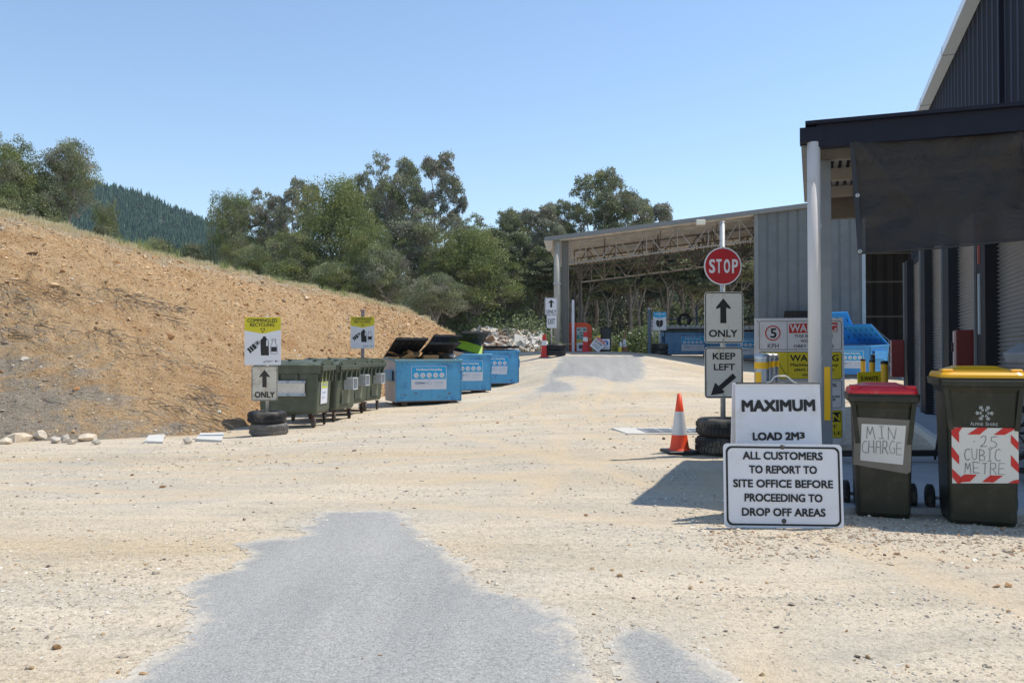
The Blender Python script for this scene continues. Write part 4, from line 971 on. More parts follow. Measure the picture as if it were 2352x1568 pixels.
def tyre(mb, cx, cy, z0, R0, wd, axis='z', tilt=None):
    r1 = R0 * .60; h = wd
    prof = [(r1, h * .12), (r1 * 1.05, 0), (R0 * .86, 0), (R0 * .96, h * .08), (R0, h * .25), (R0, h * .46), (R0 * .985, h * .47), (R0 * .985, h * .53), (R0, h * .54), (R0, h * .75), (R0 * .96, h * .92), (R0 * .86, h), (r1 * 1.05, h), (r1, h * .88), (r1, h * .12)]
    s0 = len(mb.v); mb.lathe([(a_, b_) for a_, b_ in prof], (0, 0, 0), 36)
    M_ = (tilt or Matrix.Identity(3)).to_4x4(); M_.translation = Vector((cx, cy, z0))
    mb.xf(M_, s0)
    # tread blocks
    s1 = len(mb.v)
    for k in range(44):
        a_ = 2 * math.pi * k / 44
        for zz in (.30, .66): mb.box((math.cos(a_ + zz * .1) * (R0 + .002), math.sin(a_ + zz * .1) * (R0 + .002), h * zz), (.010, R0 * .10, h * .26), Matrix.Rotation(a_, 3, 'Z'))
    mb.xf(M_, s1)
def tyre_stack(x, y, z, R0, hs, mats, labels, group, off=.012):
    zz = z
    for k, (h, mt, lb) in enumerate(zip(hs, mats, labels)):
        t = thing("tyre", (x + random.uniform(-off, off), y + random.uniform(-off, off), zz), lb, "tyre", random.uniform(0, 6), group)
        b = MB(); tyre(b, 0, 0, 0, R0, h, tilt=rotm(R(random.uniform(-1, 1)), 0, 0)); b.build("tread", mt, t); zz += h + .002
    return zz

# -- stop sign post
Y = 9.65; s = F / Y; u0 = 1662; gx0 = (u0 - 1176) / s; gz0 = gt(gx0, Y); vb = 813 + (EYE - gz0) * s
def lx(u): return (u - u0) / s
def lz(v): return (vb - v) / s
tyre_stack(gx0, Y, gz0, .315, [.205, .205], [rubber, rubber], ["lower black tyre of the stack holding the stop sign pole", "upper black tyre of the stack holding the stop sign pole"], "tyres under the stop sign pole")
r = thing("stop_sign", (gx0, Y, gz0), "red round stop sign above ONLY and KEEP LEFT plates on one steel pole", "road sign", R(1.5))
MB().tube([(0, .035, .02), (0, .035, lz(510))], .030, 16).build("pole", galv, r)
MB().lathe([(.0, .012), (.031, .010), (.032, -.012)], (0, .035, lz(509)), 16).build("pole_cap", galv, r)
b = MB(); b.poly(circ(lx(1661), lz(611), 43.6 / s, 48), 0, .004); b.build("stop_disc", white_sign, r)
b = MB(); b.poly(circ(lx(1661), lz(611), 40.6 / s, 48), -.002); b.build("red_face", stop_red, r)
b = MB()
for ch, a_, b_ in (("S", 1629, 1643), ("T", 1645.5, 1658), ("O", 1663, 1677.5), ("P", 1682, 1696)): text(b, ch, lx(a_), lz(627), lx(b_), lz(595), -.004, .02)
b.build("lettering", white_sign, r)
plate(r, lx(1618), lz(788), lx(1708), lz(670), 0, old_sign, .04, .004, .010, .008, name="only_plate")
b = MB(); arrow_up(b, lx(1661.5), lz(742), lz(685), 17 / s, 7 / s, -.003); text(b, "ONLY", lx(1628), lz(774), lx(1694), lz(757), -.003, .025); b.build("lettering", black_ink, r)
plate(r, lx(1618), lz(914), lx(1707), lz(797), 0, old_sign, .04, .004, .012, .007, name="keep_left_plate")
b = MB(); text(b, "KEEP", lx(1636.5), lz(825.5), lx(1689), lz(810), -.003, .025); text(b, "LEFT", lx(1639), lz(850), lx(1688), lz(835), -.003, .025)
pa = [(1632, 907), (1642, 878), (1650, 886), (1683, 857), (1691, 866.5), (1658, 894), (1663, 898), (1661, 903)]
b.poly([(lx(u), lz(v)) for u, v in pa], -.003); b.build("lettering", black_ink, r)
b = MB()
for v in (656, 568, 678, 780, 804, 907): b.lathe([(0, -.008), (.009, -.007), (.011, -.001)], (lx(1661.5), 0, lz(v)), 10, 'y'); b.v = b.v
b.build("bolt", M("bolt_head", (.38, .34, .28), .5, .3), r)

# -- A-frame sign and the customers sign leaning on it
Y = 5.86; s = F / Y; u0 = 1784; gx0 = (u0 - 1176) / s; gz0 = gt(gx0, Y); vb = 813 + (EYE - gz0) * s
r = thing("a_frame_sign", (gx0, Y, gz0), "white folding A-frame sign reading MAXIMUM LOAD 2M3 with a wire handle", "A-frame sign", R(-.8))
def leanp(o, ang): o.rotation_euler = (R(ang), 0, 0)
H_ = lz(879); W_ = 193 / s
fr = bpy.data.objects.new("front_panel", None)
fp = MB(); fp.poly([(-W_ / 2 - .008, 0), (W_ / 2, 0), (W_ / 2 - .006, H_), (-W_ / 2, H_)], 0, .022); o = fp.build("front_panel", white_sign, r, (0, -.10, 0)); leanp(o, -4.5)
b = MB(); text(b, "MAXIMUM", lx(1702.5), lz(943), lx(1869.5), lz(916), -.003, .045); text(b, "LOAD 2M", lx(1725), lz(1008), lx(1830), lz(989.5), -.003, .045); text(b, "3", lx(1831), lz(1004.5), lx(1843), lz(990), -.003, .045)
b.xf(Matrix.Rotation(R(-.6), 4, 'Y')); b.build("lettering", black_ink, o)
b = MB(); b.tube([(-W_ / 2, -.004, H_ + .002), (W_ / 2 - .004, -.004, H_ + .002)], .006, 6); b.build("top_rail", grey_ink, o)
bp = MB(); bp.box((0, 0, H_ / 2), (W_, .02, H_)); o2 = bp.build("rear_panel", white_sign, r, (0, .17, 0)); leanp(o2, 6.5)
b = MB(); hp = [(1757, 878), (1768, 876), (1774, 866), (1782, 863), (1801, 863), (1808, 867), (1818, 877), (1826, 879)]
b.tube([(lx(u), -.01, lz(v)) for u, v in hp], .0055, 8); b.build("handle", galv, r, (0, -.02, 0))
Y = 5.52; s = F / Y; u0 = 1799; gx0 = (u0 - 1176) / s; gz0 = gt(gx0, Y); vb = 813 + (EYE - gz0) * s
r = thing("customer_notice", (gx0, Y, gz0 + .004), "white rectangular notice ALL CUSTOMERS TO REPORT TO SITE OFFICE leaning at ground level", "notice sign", R(-.6)); r.rotation_euler = (R(-5), R(.6), R(-.6))
Z0 = .0; k = 1 / s
MB().poly(rrect(-136.5 * k, Z0, 136.5 * k, 191 * k, .028, 6), 0, .004).build("panel", white_sign, r)
b = MB().ring(rrect(-131 * k, 5 * k, 131 * k, 185 * k, .04, 6), rrect(-126.5 * k, 9.5 * k, 126.5 * k, 180.5 * k, .034, 6), -.002); b.build("border", black_ink, r)
b = MB(); 
for tx, a0, a1, zt in (("ALL CUSTOMERS", 1706, 1890, 1039), ("TO REPORT TO", 1720, 1876, 1070.5), ("SITE OFFICE BEFORE", 1683, 1912, 1102.5), ("PROCEEDING TO", 1708.5, 1887, 1134.5), ("DROP OFF AREAS", 1702, 1893, 1167)):
    text(b, tx, (a0 - 1798) * k, (1212 - zt - 18.5) * k, (a1 - 1798) * k, (1212 - zt) * k, -.003, .03)
b.build("lettering", black_ink, r)
b = MB()
for zz in (184, 16): b.lathe([(0, -.012), (.012, -.009), (.017, -.001)], (0, 0, zz * k), 10, 'y')
b.build("bolt", M("bolt_dirty", (.10, .09, .08), .6, .3), r)

# -- 5 kph board
Y = 10.55; s = F / Y; u0 = 1837; gx0 = (u0 - 1176) / s; gz0 = gt(gx0, Y); vb = 813 + (EYE - gz0) * s
r = thing("site_rules_board", (gx0, Y, gz0), "big board with 5 KPH limit and white and yellow WARNING panels behind the post", "notice board", R(-2))
k = 1 / s; B0 = lz(1020); T0 = lz(731)
def bx_(c): return ((c / 2.6135 + 2560) / 1.6327 - u0) / s      # from the enlarged crop's pixels
def bz_(c): return (vb - (c / 2.6135 + 1100) / 1.6327) / s
MB().poly([(lx(1734), B0), (lx(1941), B0), (lx(1935.5), T0 + .01), (lx(1734), T0)], 0, .006).build("panel", white_sign, r)
def cell(z1, z0, mat, x1=1553, x0=752, w_=.006):
    if mat: MB().poly(rrect(bx_(x0), bz_(z0), bx_(x1), bz_(z1), .03), -.002).build("panel_face", mat, r)
    return MB().ring(rrect(bx_(x0), bz_(z0), bx_(x1), bz_(z1), .03), rrect(bx_(x0) + w_, bz_(z0) + w_, bx_(x1) - w_, bz_(z1) - w_, .025), -.004)
b = MB(); b.ring(circ(bx_(886), bz_(388), .098, 36), circ(bx_(886), bz_(388), .083, 36), -.004)
b.poly([(bx_(1044), bz_(390)), (bx_(1512), bz_(378)), (bx_(1512), bz_(286)), (bx_(1044), bz_(298))], -.003); b.build("red_marks", red_ink, r)
b = MB(); text(b, "WARNING", bx_(1052), bz_(376), bx_(1504), bz_(302), -.006, .02); b.build("white_lettering", white_sign, r)
b = cell(270, 552, None)
b.ring(rrect(bx_(1024), bz_(552), bx_(1028), bz_(270), .001, 1), rrect(bx_(1025.9), bz_(551), bx_(1026.1), bz_(271), .0005, 1), -.004)
text(b, "5", bx_(862), bz_(436), bx_(922), bz_(342), -.004, .02); text(b, "KPH", bx_(836), bz_(536), bx_(942), bz_(492), -.004, .0)
text(b, "THIS IS AN ACTIVE", bx_(1095), bz_(432), bx_(1470), bz_(404), -.004, .014); text(b, "WORK ZONE", bx_(1155), bz_(480), bx_(1410), bz_(452), -.004, .014); text(b, "OBEY SITE RULES", bx_(1088), bz_(530), bx_(1474), bz_(502), -.004, .014)
b.build("lettering", black_ink, r)
b = cell(572, 838, yellow_ink)
b.poly([(bx_(1029), bz_(838)), (bx_(1032), bz_(838)), (bx_(1032), bz_(572)), (bx_(1029), bz_(572))], -.004)
tri = [(bx_(1015), bz_(805)), (bx_(775), bz_(805)), (bx_(900), bz_(600))]; 
for i_ in range(3): b.strip([tri[i_], tri[(i_ + 1) % 3]], .007, -.004)
text(b, "WARNING", bx_(1052), bz_(664), bx_(1522), bz_(600), -.004, .022)
text(b, "Machinery and heavy", bx_(1055), bz_(722), bx_(1518), bz_(684), -.004, .02); text(b, "plant in operation", bx_(1095), bz_(768), bx_(1480), bz_(730), -.004, .02); text(b, "on this site", bx_(1168), bz_(808), bx_(1410), bz_(778), -.004, .02)
b.build("lettering", black_ink, r)
b = cell(852, 1120, None); text(b, "VISITORS", bx_(1050), bz_(915), bx_(1502), bz_(880), -.004, .02)
text(b, "must not enter this area", bx_(1045), bz_(1018), bx_(1532), bz_(990), -.004, .014); text(b, "without site staff", bx_(1120), bz_(1052), bx_(1490), bz_(1026), -.004, .014); b.build("lettering", black_ink, r)
b = cell(1142, 1412, yellow_ink); b.poly([(bx_(1044), bz_(1262)), (bx_(1538), bz_(1254)), (bx_(1538), bz_(1160)), (bx_(1044), bz_(1166))], -.004)
text(b, "DO NOT", bx_(1150), bz_(1320), bx_(1505), bz_(1286), -.004, .015); text(b, "LEAVE VEHICLE", bx_(1050), bz_(1382), bx_(1540), bz_(1346), -.004, .015); b.build("lettering", black_ink, r)
b = MB(); text(b, "CAUTION", bx_(1060), bz_(1244), bx_(1530), bz_(1176), -.007, .02); b.build("yellow_lettering", yellow_ink, r)
b = MB()
for u, v in ((740, 273), (1510, 243), (1532, 836)): b.lathe([(0, -.006), (.007, -.005), (.008, -.001)], (bx_(u), 0, bz_(v)), 8, 'y')
b.build("screw", grey_ink, r)
b = MB(); 
for x in (-.45, .45): b.box((x, .04, lz(731) / 2), (.04, .06, lz(731)))
b.build("support", alu, r)

# ------------------------------------------------------------------ bollards
def bollard(name, x, y, rad, h, mat, label, group, bands=None, cap=None, zb=None):
    z = gt(x, y) if zb is None else zb; r = thing(name, (x, y, z), label, "bollard", 0, group)
    b = MB(); b.lathe([(rad, -.05), (rad, h - .03)], n=24); b.build("tube", mat, r)
    b = MB(); b.lathe([(rad * 1.04, h - .05), (rad * 1.04, h - .01), (rad * .9, h), (0, h + .012)], n=24); b.build("cap", cap or alu, r)
    for z0, z1, mt in (bands or []):
        b = MB(); b.lathe([(rad * 1.012, z0), (rad * 1.012, z1)], n=24); b.build("reflective_band", mt, r)
GB = "grey steel bollards beside the site rules board"
grey_boll = M("bollard_steel", (.36, .40, .46), .35, .45, var=.08, scale=10)
for u, Y, rd, lb, bd in ((1749.5, 8.75, .076, "nearest grey bollard with a yellow stripe left of the 5 KPH board", True), (1763, 9.75, .07, "middle grey bollard half hidden behind the striped one", False), (1775, 10.3, .07, "rearmost dark grey bollard in front of the 5 KPH board", False)):
    x = (u - 1176) / F * Y; zt = EYE - (813 - 813) / F; z = gt(x, Y)
    bollard("bollard", x, Y, rd, EYE - z + .0, grey_boll, lb, GB, [(EYE - z - .155, EYE - z - .085, tape_yellow)])
    if bd:
        o = bpy.data.objects.new("x", None)
        root = [q for q in COL.objects if q.name.startswith("bollard")][-1]
        b = MB(); n_ = 6; vs_ = []
        for i_ in range(n_ + 1):
            a_ = R(-165 + 55 * i_ / n_); vs_ += [(math.cos(a_) * rd * 1.014, math.sin(a_) * rd * 1.014, .55), (math.cos(a_) * rd * 1.014, math.sin(a_) * rd * 1.014, EYE - z - .19)]
        b.add(vs_, [(2 * i_, 2 * i_ + 2, 2 * i_ + 3, 2 * i_ + 1) for i_ in range(n_)], 0, True); b.build("yellow_stripe", tape_yellow, root)
GB = "yellow bollards protecting the door pillars"
for u, Y, lb in ((2031, 13.6, "thick yellow bollard beside the E-WASTE sign"), (2003, 17.3, "middle yellow bollard with a black cap behind the red-lid bin"), (1982, 20.4, "farthest yellow bollard in front of the light blue skip")):
    x = (u - 1176) / F * Y; z = gt(x, Y); bollard("bollard", x, Y, .057, 1.04 - z if Y > 14 else 1.045 - z, bollard_y, lb, GB, None, black_pl)
x = (2005 - 1176) / F * 18.6; bollard("bollard", x, 18.6, .045, 1.15 - gt(x, 18.6), M("bollard_dark", (.03, .03, .035), .5), "slim black bollard poking up behind the middle yellow one", GB, None, black_pl)
Y = 13.75; s = F / Y; u0 = 1997; gx0 = (u0 - 1176) / s; gz0 = gt(gx0, Y); vb = 813 + (EYE - gz0) * s
r = thing("e_waste_sign", (gx0, Y, gz0), "small yellow E-WASTE sign behind the red-lid bin", "sign", R(6))
MB().poly([(lx(1968), lz(960)), (lx(2026), lz(960)), (lx(2026), lz(852)), (lx(1968), lz(855))], 0, .01).build("panel", yellow_ink, r)
b = MB(); text(b, "E-WASTE", lx(1976), lz(874), lx(2017), lz(863.5), -.004, .02); b.build("lettering", black_ink, r)
MB().box((0, .03, lz(855) / 2 - .02), (.05, .04, lz(855) - .05)).build("stake", galv, r)

# ------------------------------------------------------------------ cone
def cone(x, y, h, label, group=None, orange=cone_orange, rz=R(8), name="traffic_cone"):
    r = thing(name, (x, y, gt(x, y)), label, "traffic cone", rz, group); rb = h * .17; rt = h * .032
    def rr(z): return rb + (rt - rb) * (z / h)
    MB().box((0, 0, .02 * h / .7), (h * .52, h * .52, .04 * h / .7), bev=.01).build("base", black_pl, r)
    b = MB(); b.lathe([(rb * 1.18, .035 * h / .7), (rb * 1.05, .05 * h / .7), (rr(.06), .07 * h / .7), (rr(h * .31), h * .31), (rr(h * .7), h * .7), (rr(h), h), (rt * .6, h), (rt * .6, h * .9)], n=32); b.build("cone_body", orange, r)
    b = MB(); b.lathe([(rr(h * .31) * 1.012, h * .31), (rr(h * .70) * 1.02, h * .70)], n=32); b.build("reflective_sleeve", cone_white, r)
cone((1560 - 1176) / F * 9.75, 9.75, .70, "orange traffic cone with a white sleeve left of the stop sign tyres")

# ------------------------------------------------------------------ drain
r = thing("drain_grate", (0, 0, 0), "long steel drain grate in a concrete strip behind the cone", "drain")
dp = [GH(1405, 988), GH(1700, 986), GH(1720, 998), GH(1440, 1000)]
zz = max(gt(*p) for p in dp)
b = MB(); b.add([(*p, zz + .012) for p in dp] + [(*p, zz - .12) for p in dp], [(3, 2, 1, 0), (0, 1, 5, 4), (1, 2, 6, 5), (2, 3, 7, 6), (3, 0, 4, 7)]); b.build("concrete_surround", conc_white, r)
g0, g1_, g2, g3 = GH(1462, 989.5), GH(1690, 988), GH(1700, 996.5), GH(1486, 997.8)
b = MB(); b.add([(*p, zz + .017) for p in (g3, g2, g1_, g0)], [(0, 1, 2, 3)]); b.build("grate", M("grate_dark", (.10, .11, .12), .5, .4), r)
b = MB()
for i_ in range(26):
    a_ = i_ / 26; pA = Vector((*g0, zz + .021)).lerp(Vector((*g1_, zz + .021)), a_); pB = Vector((*g3, zz + .021)).lerp(Vector((*g2, zz + .021)), a_ ); w_ = .018 if i_ % 4 else .04
    b.add([pA, pA + Vector((w_, 0, 0)), pB + Vector((w_, 0, 0)), pB], [(3, 2, 1, 0)])
b.build("grate_bars", galv, r)

# ------------------------------------------------------------------ wheelie bins
def frustum(mb, z0, w0, d0, y0, z1, w1, d1, y1, r=.03, mi=0, n=4, smooth=True):
    """rounded rectangular ring loft between two heights"""
    def rg(w, d, y, z):
        return [(p[0], p[1] + y, z) for p in rrect(-w / 2, -d / 2, w / 2, d / 2, min(r, w / 2.2, d / 2.2), n)]
    a_, b_ = rg(w0, d0, y0, z0), rg(w1, d1, y1, z1); k = len(a_); mb.add(a_ + b_, [(i, (i + 1) % k, (i + 1) % k + k, i + k) for i in range(k)], mi, smooth); return k
def loft(mb, secs, r=.03, mi=0, cap=True, smooth=False):
    n0 = len(mb.v); k = 0
    for (z0, w0, d0, y0), (z1, w1, d1, y1) in zip(secs[:-1], secs[1:]): k = frustum(mb, z0, w0, d0, y0, z1, w1, d1, y1, r, mi, 4, smooth)
    if cap:
        L = len(mb.v); mb.f.append(tuple(range(L - k, L))); mb.m.append(mi); mb.sm.append(False)
        mb.f.append(tuple(range(n0 + k - 1, n0 - 1, -1))); mb.m.append(mi); mb.sm.append(False)
STROKES = {'M': [[(0,0),(.12,1),(.5,.35),(.8,1),(1,0)]], 'I': [[(.5,0),(.5,1)],[(.2,1),(.8,1)],[(.2,0),(.8,0)]], 'N': [[(0,0),(.05,1),(.9,0),(1,1)]],
 'C': [[(1,.9),(.7,1),(.3,.9),(.05,.6),(.05,.3),(.3,.05),(.7,0),(1,.12)]], 'H': [[(0,0),(0,1)],[(1,0),(1,1)],[(0,.5),(1,.5)]], 'A': [[(0,0),(.1,1),(.9,1),(1,0)],[(.05,.5),(.95,.5)]],
 'R': [[(0,0),(0,1),(.8,.95),(.9,.7),(.6,.5),(0,.5)],[(.4,.5),(1,0)]], 'G': [[(1,.9),(.6,1),(.2,.85),(0,.5),(.2,.1),(.6,0),(1,.15),(1,.45),(.6,.45)]], 'E': [[(1,1),(0,1),(0,0),(1,0)],[(0,.5),(.8,.5)]],
 '2': [[(0,.8),(.3,1),(.7,.95),(.85,.7),(.5,.35),(0,0),(1,.02)]], '5': [[(1,1),(.15,1),(.1,.58),(.6,.6),(.95,.4),(.85,.1),(.4,0),(0,.08)]], 'U': [[(0,1),(.05,.2),(.4,0),(.8,.1),(.9,1)]],
 'B': [[(0,0),(0,1),(.7,.95),(.8,.7),(.5,.52),(0,.52)],[(.5,.52),(.95,.35),(.8,.05),(0,0)]], 'T': [[(0,1),(1,1)],[(.5,1),(.45,0)]], '.': [[(.4,.45),(.5,.5)]]}
def scrawl(mb, wd, x0, z0, x1, z1, y, lw):
    n = len(wd); cw = (x1 - x0) / n
    for i, ch in enumerate(wd):
        for st in STROKES.get(ch, []):
            ww = cw * .72; ox = x0 + i * cw + cw * .14; hh = z1 - z0
            pts = [(ox + p[0] * ww + random.gauss(0, cw * .035), z0 + p[1] * hh + random.gauss(0, hh * .03) + hh * .04 * math.sin(i * 2.1)) for p in st]; mb.strip(pts, lw * random.uniform(.7, 1.2), y)
def wheelie(x, y, s_k, lidm, label, rz, rimw, bodw, botw, rimz, lidh, depth, topz):
    r = thing("wheelie_bin", (x, y, gt(x, y)), label, "wheelie bin", rz, "wheelie bins in front of the canopy")
    b = MB(); D_ = depth
    yf = 0  # front face plane at bottom y=0
    loft(b, [(.0, botw * .96, D_ * .70, D_ * .40), (.03, botw, D_ * .74, D_ * .39), (rimz - .10, bodw, D_ * .84, D_ * .40), (rimz - .055, (bodw + rimw) / 2, D_ * .92, D_ * .41), (rimz - .05, rimw * .98, D_ * .98, D_ * .42), (rimz, rimw, D_, D_ * .42)], .035)
    b.box((0, -.055 * D_ - .012 + .0, rimz - .035), (rimw * .94, .02, .045), bev=.005)
    # side ribs under the rim
    for sx in (-1, 1):
        b.box((sx * bodw * .475, D_ * .0, rimz - .20), (.03, .05, .30), rotm(0, R(sx * 6), 0)); pass
    b.build("body", bin_green, r)
    b = MB(); lw = rimw * .955
    loft(b, [(rimz + .002, lw, D_ * .97, D_ * .42), (rimz + .022, lw * .99, D_ * .965, D_ * .42), (rimz + .040, lw * .95, D_ * .92, D_ * .43)], .05)
    for i_ in range(1): loft(b, [(rimz + .040, lw * .80, D_ * .70, D_ * .44), (rimz + .055, lw * .76, D_ * .66, D_ * .44), (rimz + lidh, lw * .52, D_ * .44, D_ * .50), (rimz + lidh + .004, lw * .50, D_ * .42, D_ * .50)], .045)
    for sx in (-1, 1): b.box((sx * lw * .40, D_ * .10, rimz + .048), (.07, .10, .026), bev=.008)
    b.build("lid", lidm, r)
    b = MB(); hz = rimz + .035
    b.tube([(-rimw * .42, D_ * .95, hz - .05), (-rimw * .40, D_ * 1.02, hz), (rimw * .40, D_ * 1.02, hz), (rimw * .42, D_ * .95, hz - .05)], .014, 8); b.build("handle", bin_green, r)
    wr = .10
    for sx in (-1, 1):
        b = MB(); b.lathe([(wr * .35, -.028), (wr * .8, -.028), (wr, -.018), (wr, .018), (wr * .8, .028), (wr * .35, .028), (.0, .02)], (sx * (rimw * .5 - .01), D_ * .80, wr), 24, 'x'); b.lathe([(0, -.022), (wr * .35, -.028)], (sx * (rimw * .5 - .01), D_ * .80, wr), 24, 'x'); b.build("wheel", rubber, r)
    b = MB(); b.tube([(-rimw * .5, D_ * .80, wr), (rimw * .5, D_ * .80, wr)], .012, 8); b.build("axle", galv, r)
    return r
CP_ = .33976
# red-lid bin
Y = 5.86; s = F / Y; x = (1978 + 0 + 52 - 1176) / s - .0
xr = ((3100 + 379 / 1.8027) / 1.6327 - 1176) / s; r = wheelie(xr, Y, s, lid_red, "smaller dark wheelie bin with a red lid and a paper MIN CHARGE note", R(-19), .478, .385, .355, .875, .07, .50, 1.0)
kx = CP_ / s; kz = kx; base = 1430
def q_(c, d): return ((c - 379) * kx, (base - d) * kz)
def face_y(z, rimz=.905, D_=.50): t_ = min(max(z / rimz, 0), 1); return D_ * (.39 - .37) + (D_ * (.40 - .42) - D_ * (.39 - .37)) * t_
tilt = R(2.0)
b = MB(); b.poly([q_(200, 752), q_(555, 765), q_(545, 1110), q_(520, 1125), q_(190, 1075)][::-1], 0)
o = b.build("clear_tape", tape_grey, r, (0, .006, 0)); o.rotation_euler = (tilt, 0, 0)
b = MB(); b.poly([q_(243, 797), q_(517, 803), q_(497, 1065), q_(233, 1045)], 0); o = b.build("paper_note", paper, r, (0, .002, 0)); o.rotation_euler = (tilt, 0, 0)
b = MB(); scrawl(b, "MIN", q_(265, 0)[0], q_(0, 893)[1], q_(465, 0)[0], q_(0, 815)[1], 0, .0045); scrawl(b, "CHARGE", q_(240, 0)[0], q_(0, 995)[1], q_(495, 0)[0], q_(0, 912)[1], 0, .0042)
o = b.build("handwriting", pencil, r, (0, -.001, 0)); o.rotation_euler = (tilt, 0, 0)
# yellow-lid bin
Y = 5.58; s = F / Y
xr = ((3100 + 1036 / 1.8027) / 1.6327 - 1176 + 6) / s; r = wheelie(xr, Y, s, lid_yellow, "larger dark wheelie bin with a yellow lid and a striped .25 CUBIC METRE note", R(-19), .545, .445, .41, .995, .075, .60, 1.08)
kx = CP_ / s; kz = kx; base = 1478
def q_(c, d): return ((c - 1036) * kx, (base - d) * kz)
b = MB(); b.poly([q_(842, 816), q_(1240, 812), q_(1243, 1178), q_(846, 1198)], 0); o = b.build("paper_note", paper, r, (0, .008, 0)); o.rotation_euler = (tilt, 0, 0)
b = MB()
def hz_quad(pts): b.poly([q_(*p) for p in pts], 0)
for p in ([(878,815),(908,815),(886,850),(884,860)], [(1000,814),(1060,814),(1012,860),(938,862)], [(1150,812),(1228,812),(1160,858),(1095,860)],
          [(843,818),(878,818),(888,862),(888,920),(842,868)], [(842,945),(888,1010),(888,1068),(842,1016)], [(846,1098),(900,1155),(900,1192),(878,1198),(846,1155)],
          [(1196,855),(1240,905),(1240,960),(1196,910)], [(1196,990),(1242,1050),(1242,1108),(1196,1062)],
          [(920,1133),(995,1131),(955,1180),(893,1190),(900,1150)], [(1075,1132),(1150,1132),(1092,1180),(1025,1180)], [(1212,1160),(1243,1152),(1243,1178),(1180,1180)]): hz_quad(p)
o = b.build("hazard_tape", M("tape_red", (.55, .02, .02), .35, var=.05), r, (0, .0055, 0)); o.rotation_euler = (tilt, 0, 0)
b = MB(); scrawl(b, ".25", q_(955, 0)[0], q_(0, 945)[1], q_(1120, 0)[0], q_(0, 870)[1], 0, .0035); scrawl(b, "CUBIC", q_(915, 0)[0], q_(0, 1035)[1], q_(1140, 0)[0], q_(0, 958)[1], 0, .0035); scrawl(b, "METRE", q_(915, 0)[0], q_(0, 1125)[1], q_(1170, 0)[0], q_(0, 1052)[1], 0, .0035)
o = b.build("handwriting", pencil, r, (0, .005, 0)); o.rotation_euler = (tilt, 0, 0)
b = MB(); cx, cz = q_(1040, 715); U = 57 * kx
def petal(ax, az, ang, L, w_):
    c_, s_ = math.cos(ang), math.sin(ang); pts = []
    for t_, ww in ((0, 0), (.3, 1), (.6, .9), (1, 0), (.6, -.9), (.3, -1)): pts.append((ax + c_ * L * t_ - s_ * w_ * ww, az + s_ * L * t_ + c_ * w_ * ww))
    b.poly(pts, 0)
for k_ in range(6):
    a_ = R(60 * k_)
    for rr_, L, w_ in ((.22, .26, .07), (.50, .22, .06), (.74, .30, .045)): petal(cx + math.cos(a_) * U * rr_, cz + math.sin(a_) * U * rr_, a_, U * L, U * w_)
    for rr_, L in ((.34, .26), (.58, .30), (.70, .30)):
        for sg in (-1, 1): petal(cx + math.cos(a_) * U * rr_, cz + math.sin(a_) * U * rr_, a_ + sg * R(50), U * L, U * .05)
A0, A1 = q_(955, 799), q_(1120, 775)
text(b, "A", A0[0], A0[1], q_(972, 0)[0], A1[1], 0, .0); text(b, "LPINE", q_(973, 0)[0], A0[1], q_(1032, 0)[0], q_(0, 780)[1], 0, .0); text(b, "S", q_(1047, 0)[0], A0[1], q_(1059, 0)[0], A1[1], 0, .0); text(b, "HIRE", q_(1061, 0)[0], A0[1], A1[0], q_(0, 780)[1], 0, .0)
o = b.build("council_logo", M("logo_silver", (.42, .45, .45), .5, var=.05), r, (0, .004, 0)); o.rotation_euler = (tilt, 0, 0)

# trolley parked behind the yellow-lid bin
Y = 7.1; x = (2395 - 1176) / F * Y
r = thing("hand_trolley", (x, Y, .045), "dark trolley with black wheel behind the yellow-lid bin at the frame edge", "trolley", R(20))
for yy in (-.25, .25):
    b = MB(); b.lathe([(.20, -.022), (.235, -.022), (.25, 0), (.235, .022), (.20, .022), (.20, -.022)], (0, yy, .42), 32, 'y')
    for k_ in range(8): b.tube([(0, yy, .42), (.21 * math.cos(k_ * .785), yy, .42 + .21 * math.sin(k_ * .785))], .007, 5)
    b.build("wheel", rubber, r)
b = MB(); b.tube([(-.10, 0, .05), (-.14, 0, .5), (-.05, 0, 1.12), (.12, 0, 1.2)], .018, 8); b.tube([(-.12, -.25, .5), (-.12, .25, .5)], .014, 8); b.tube([(0, -.27, .42), (0, .27, .42)], .012, 8); b.box((.12, 0, .10), (.5, .45, .03)); b.build("frame", black_pl, r)
b = MB(); b.box((-.18, 0, 1.12), (.2, .3, .1), rotm(0, R(-25), 0), bev=.01); b.build("handle_pad", M("pad_grey", (.25, .26, .28), .5), r)
# low black beam and stay between the wheelie bins
r = thing("barrier_beam", (*P(2110, 1058, 8.6)[:2], .045), "low black barrier beam with slanted stay lying on the concrete between the bins", "barrier", R(2))
b = MB(); b.box((-.35, 0, .09), (1.9, .10, .06), bev=.01); b.build("beam", black_pl, r)
b = MB(); b.tube([(.16, -.02, .02), (.24, 0, .45), (.27, .05, .80)], .012, 8); b.build("stay", black_pl, r)

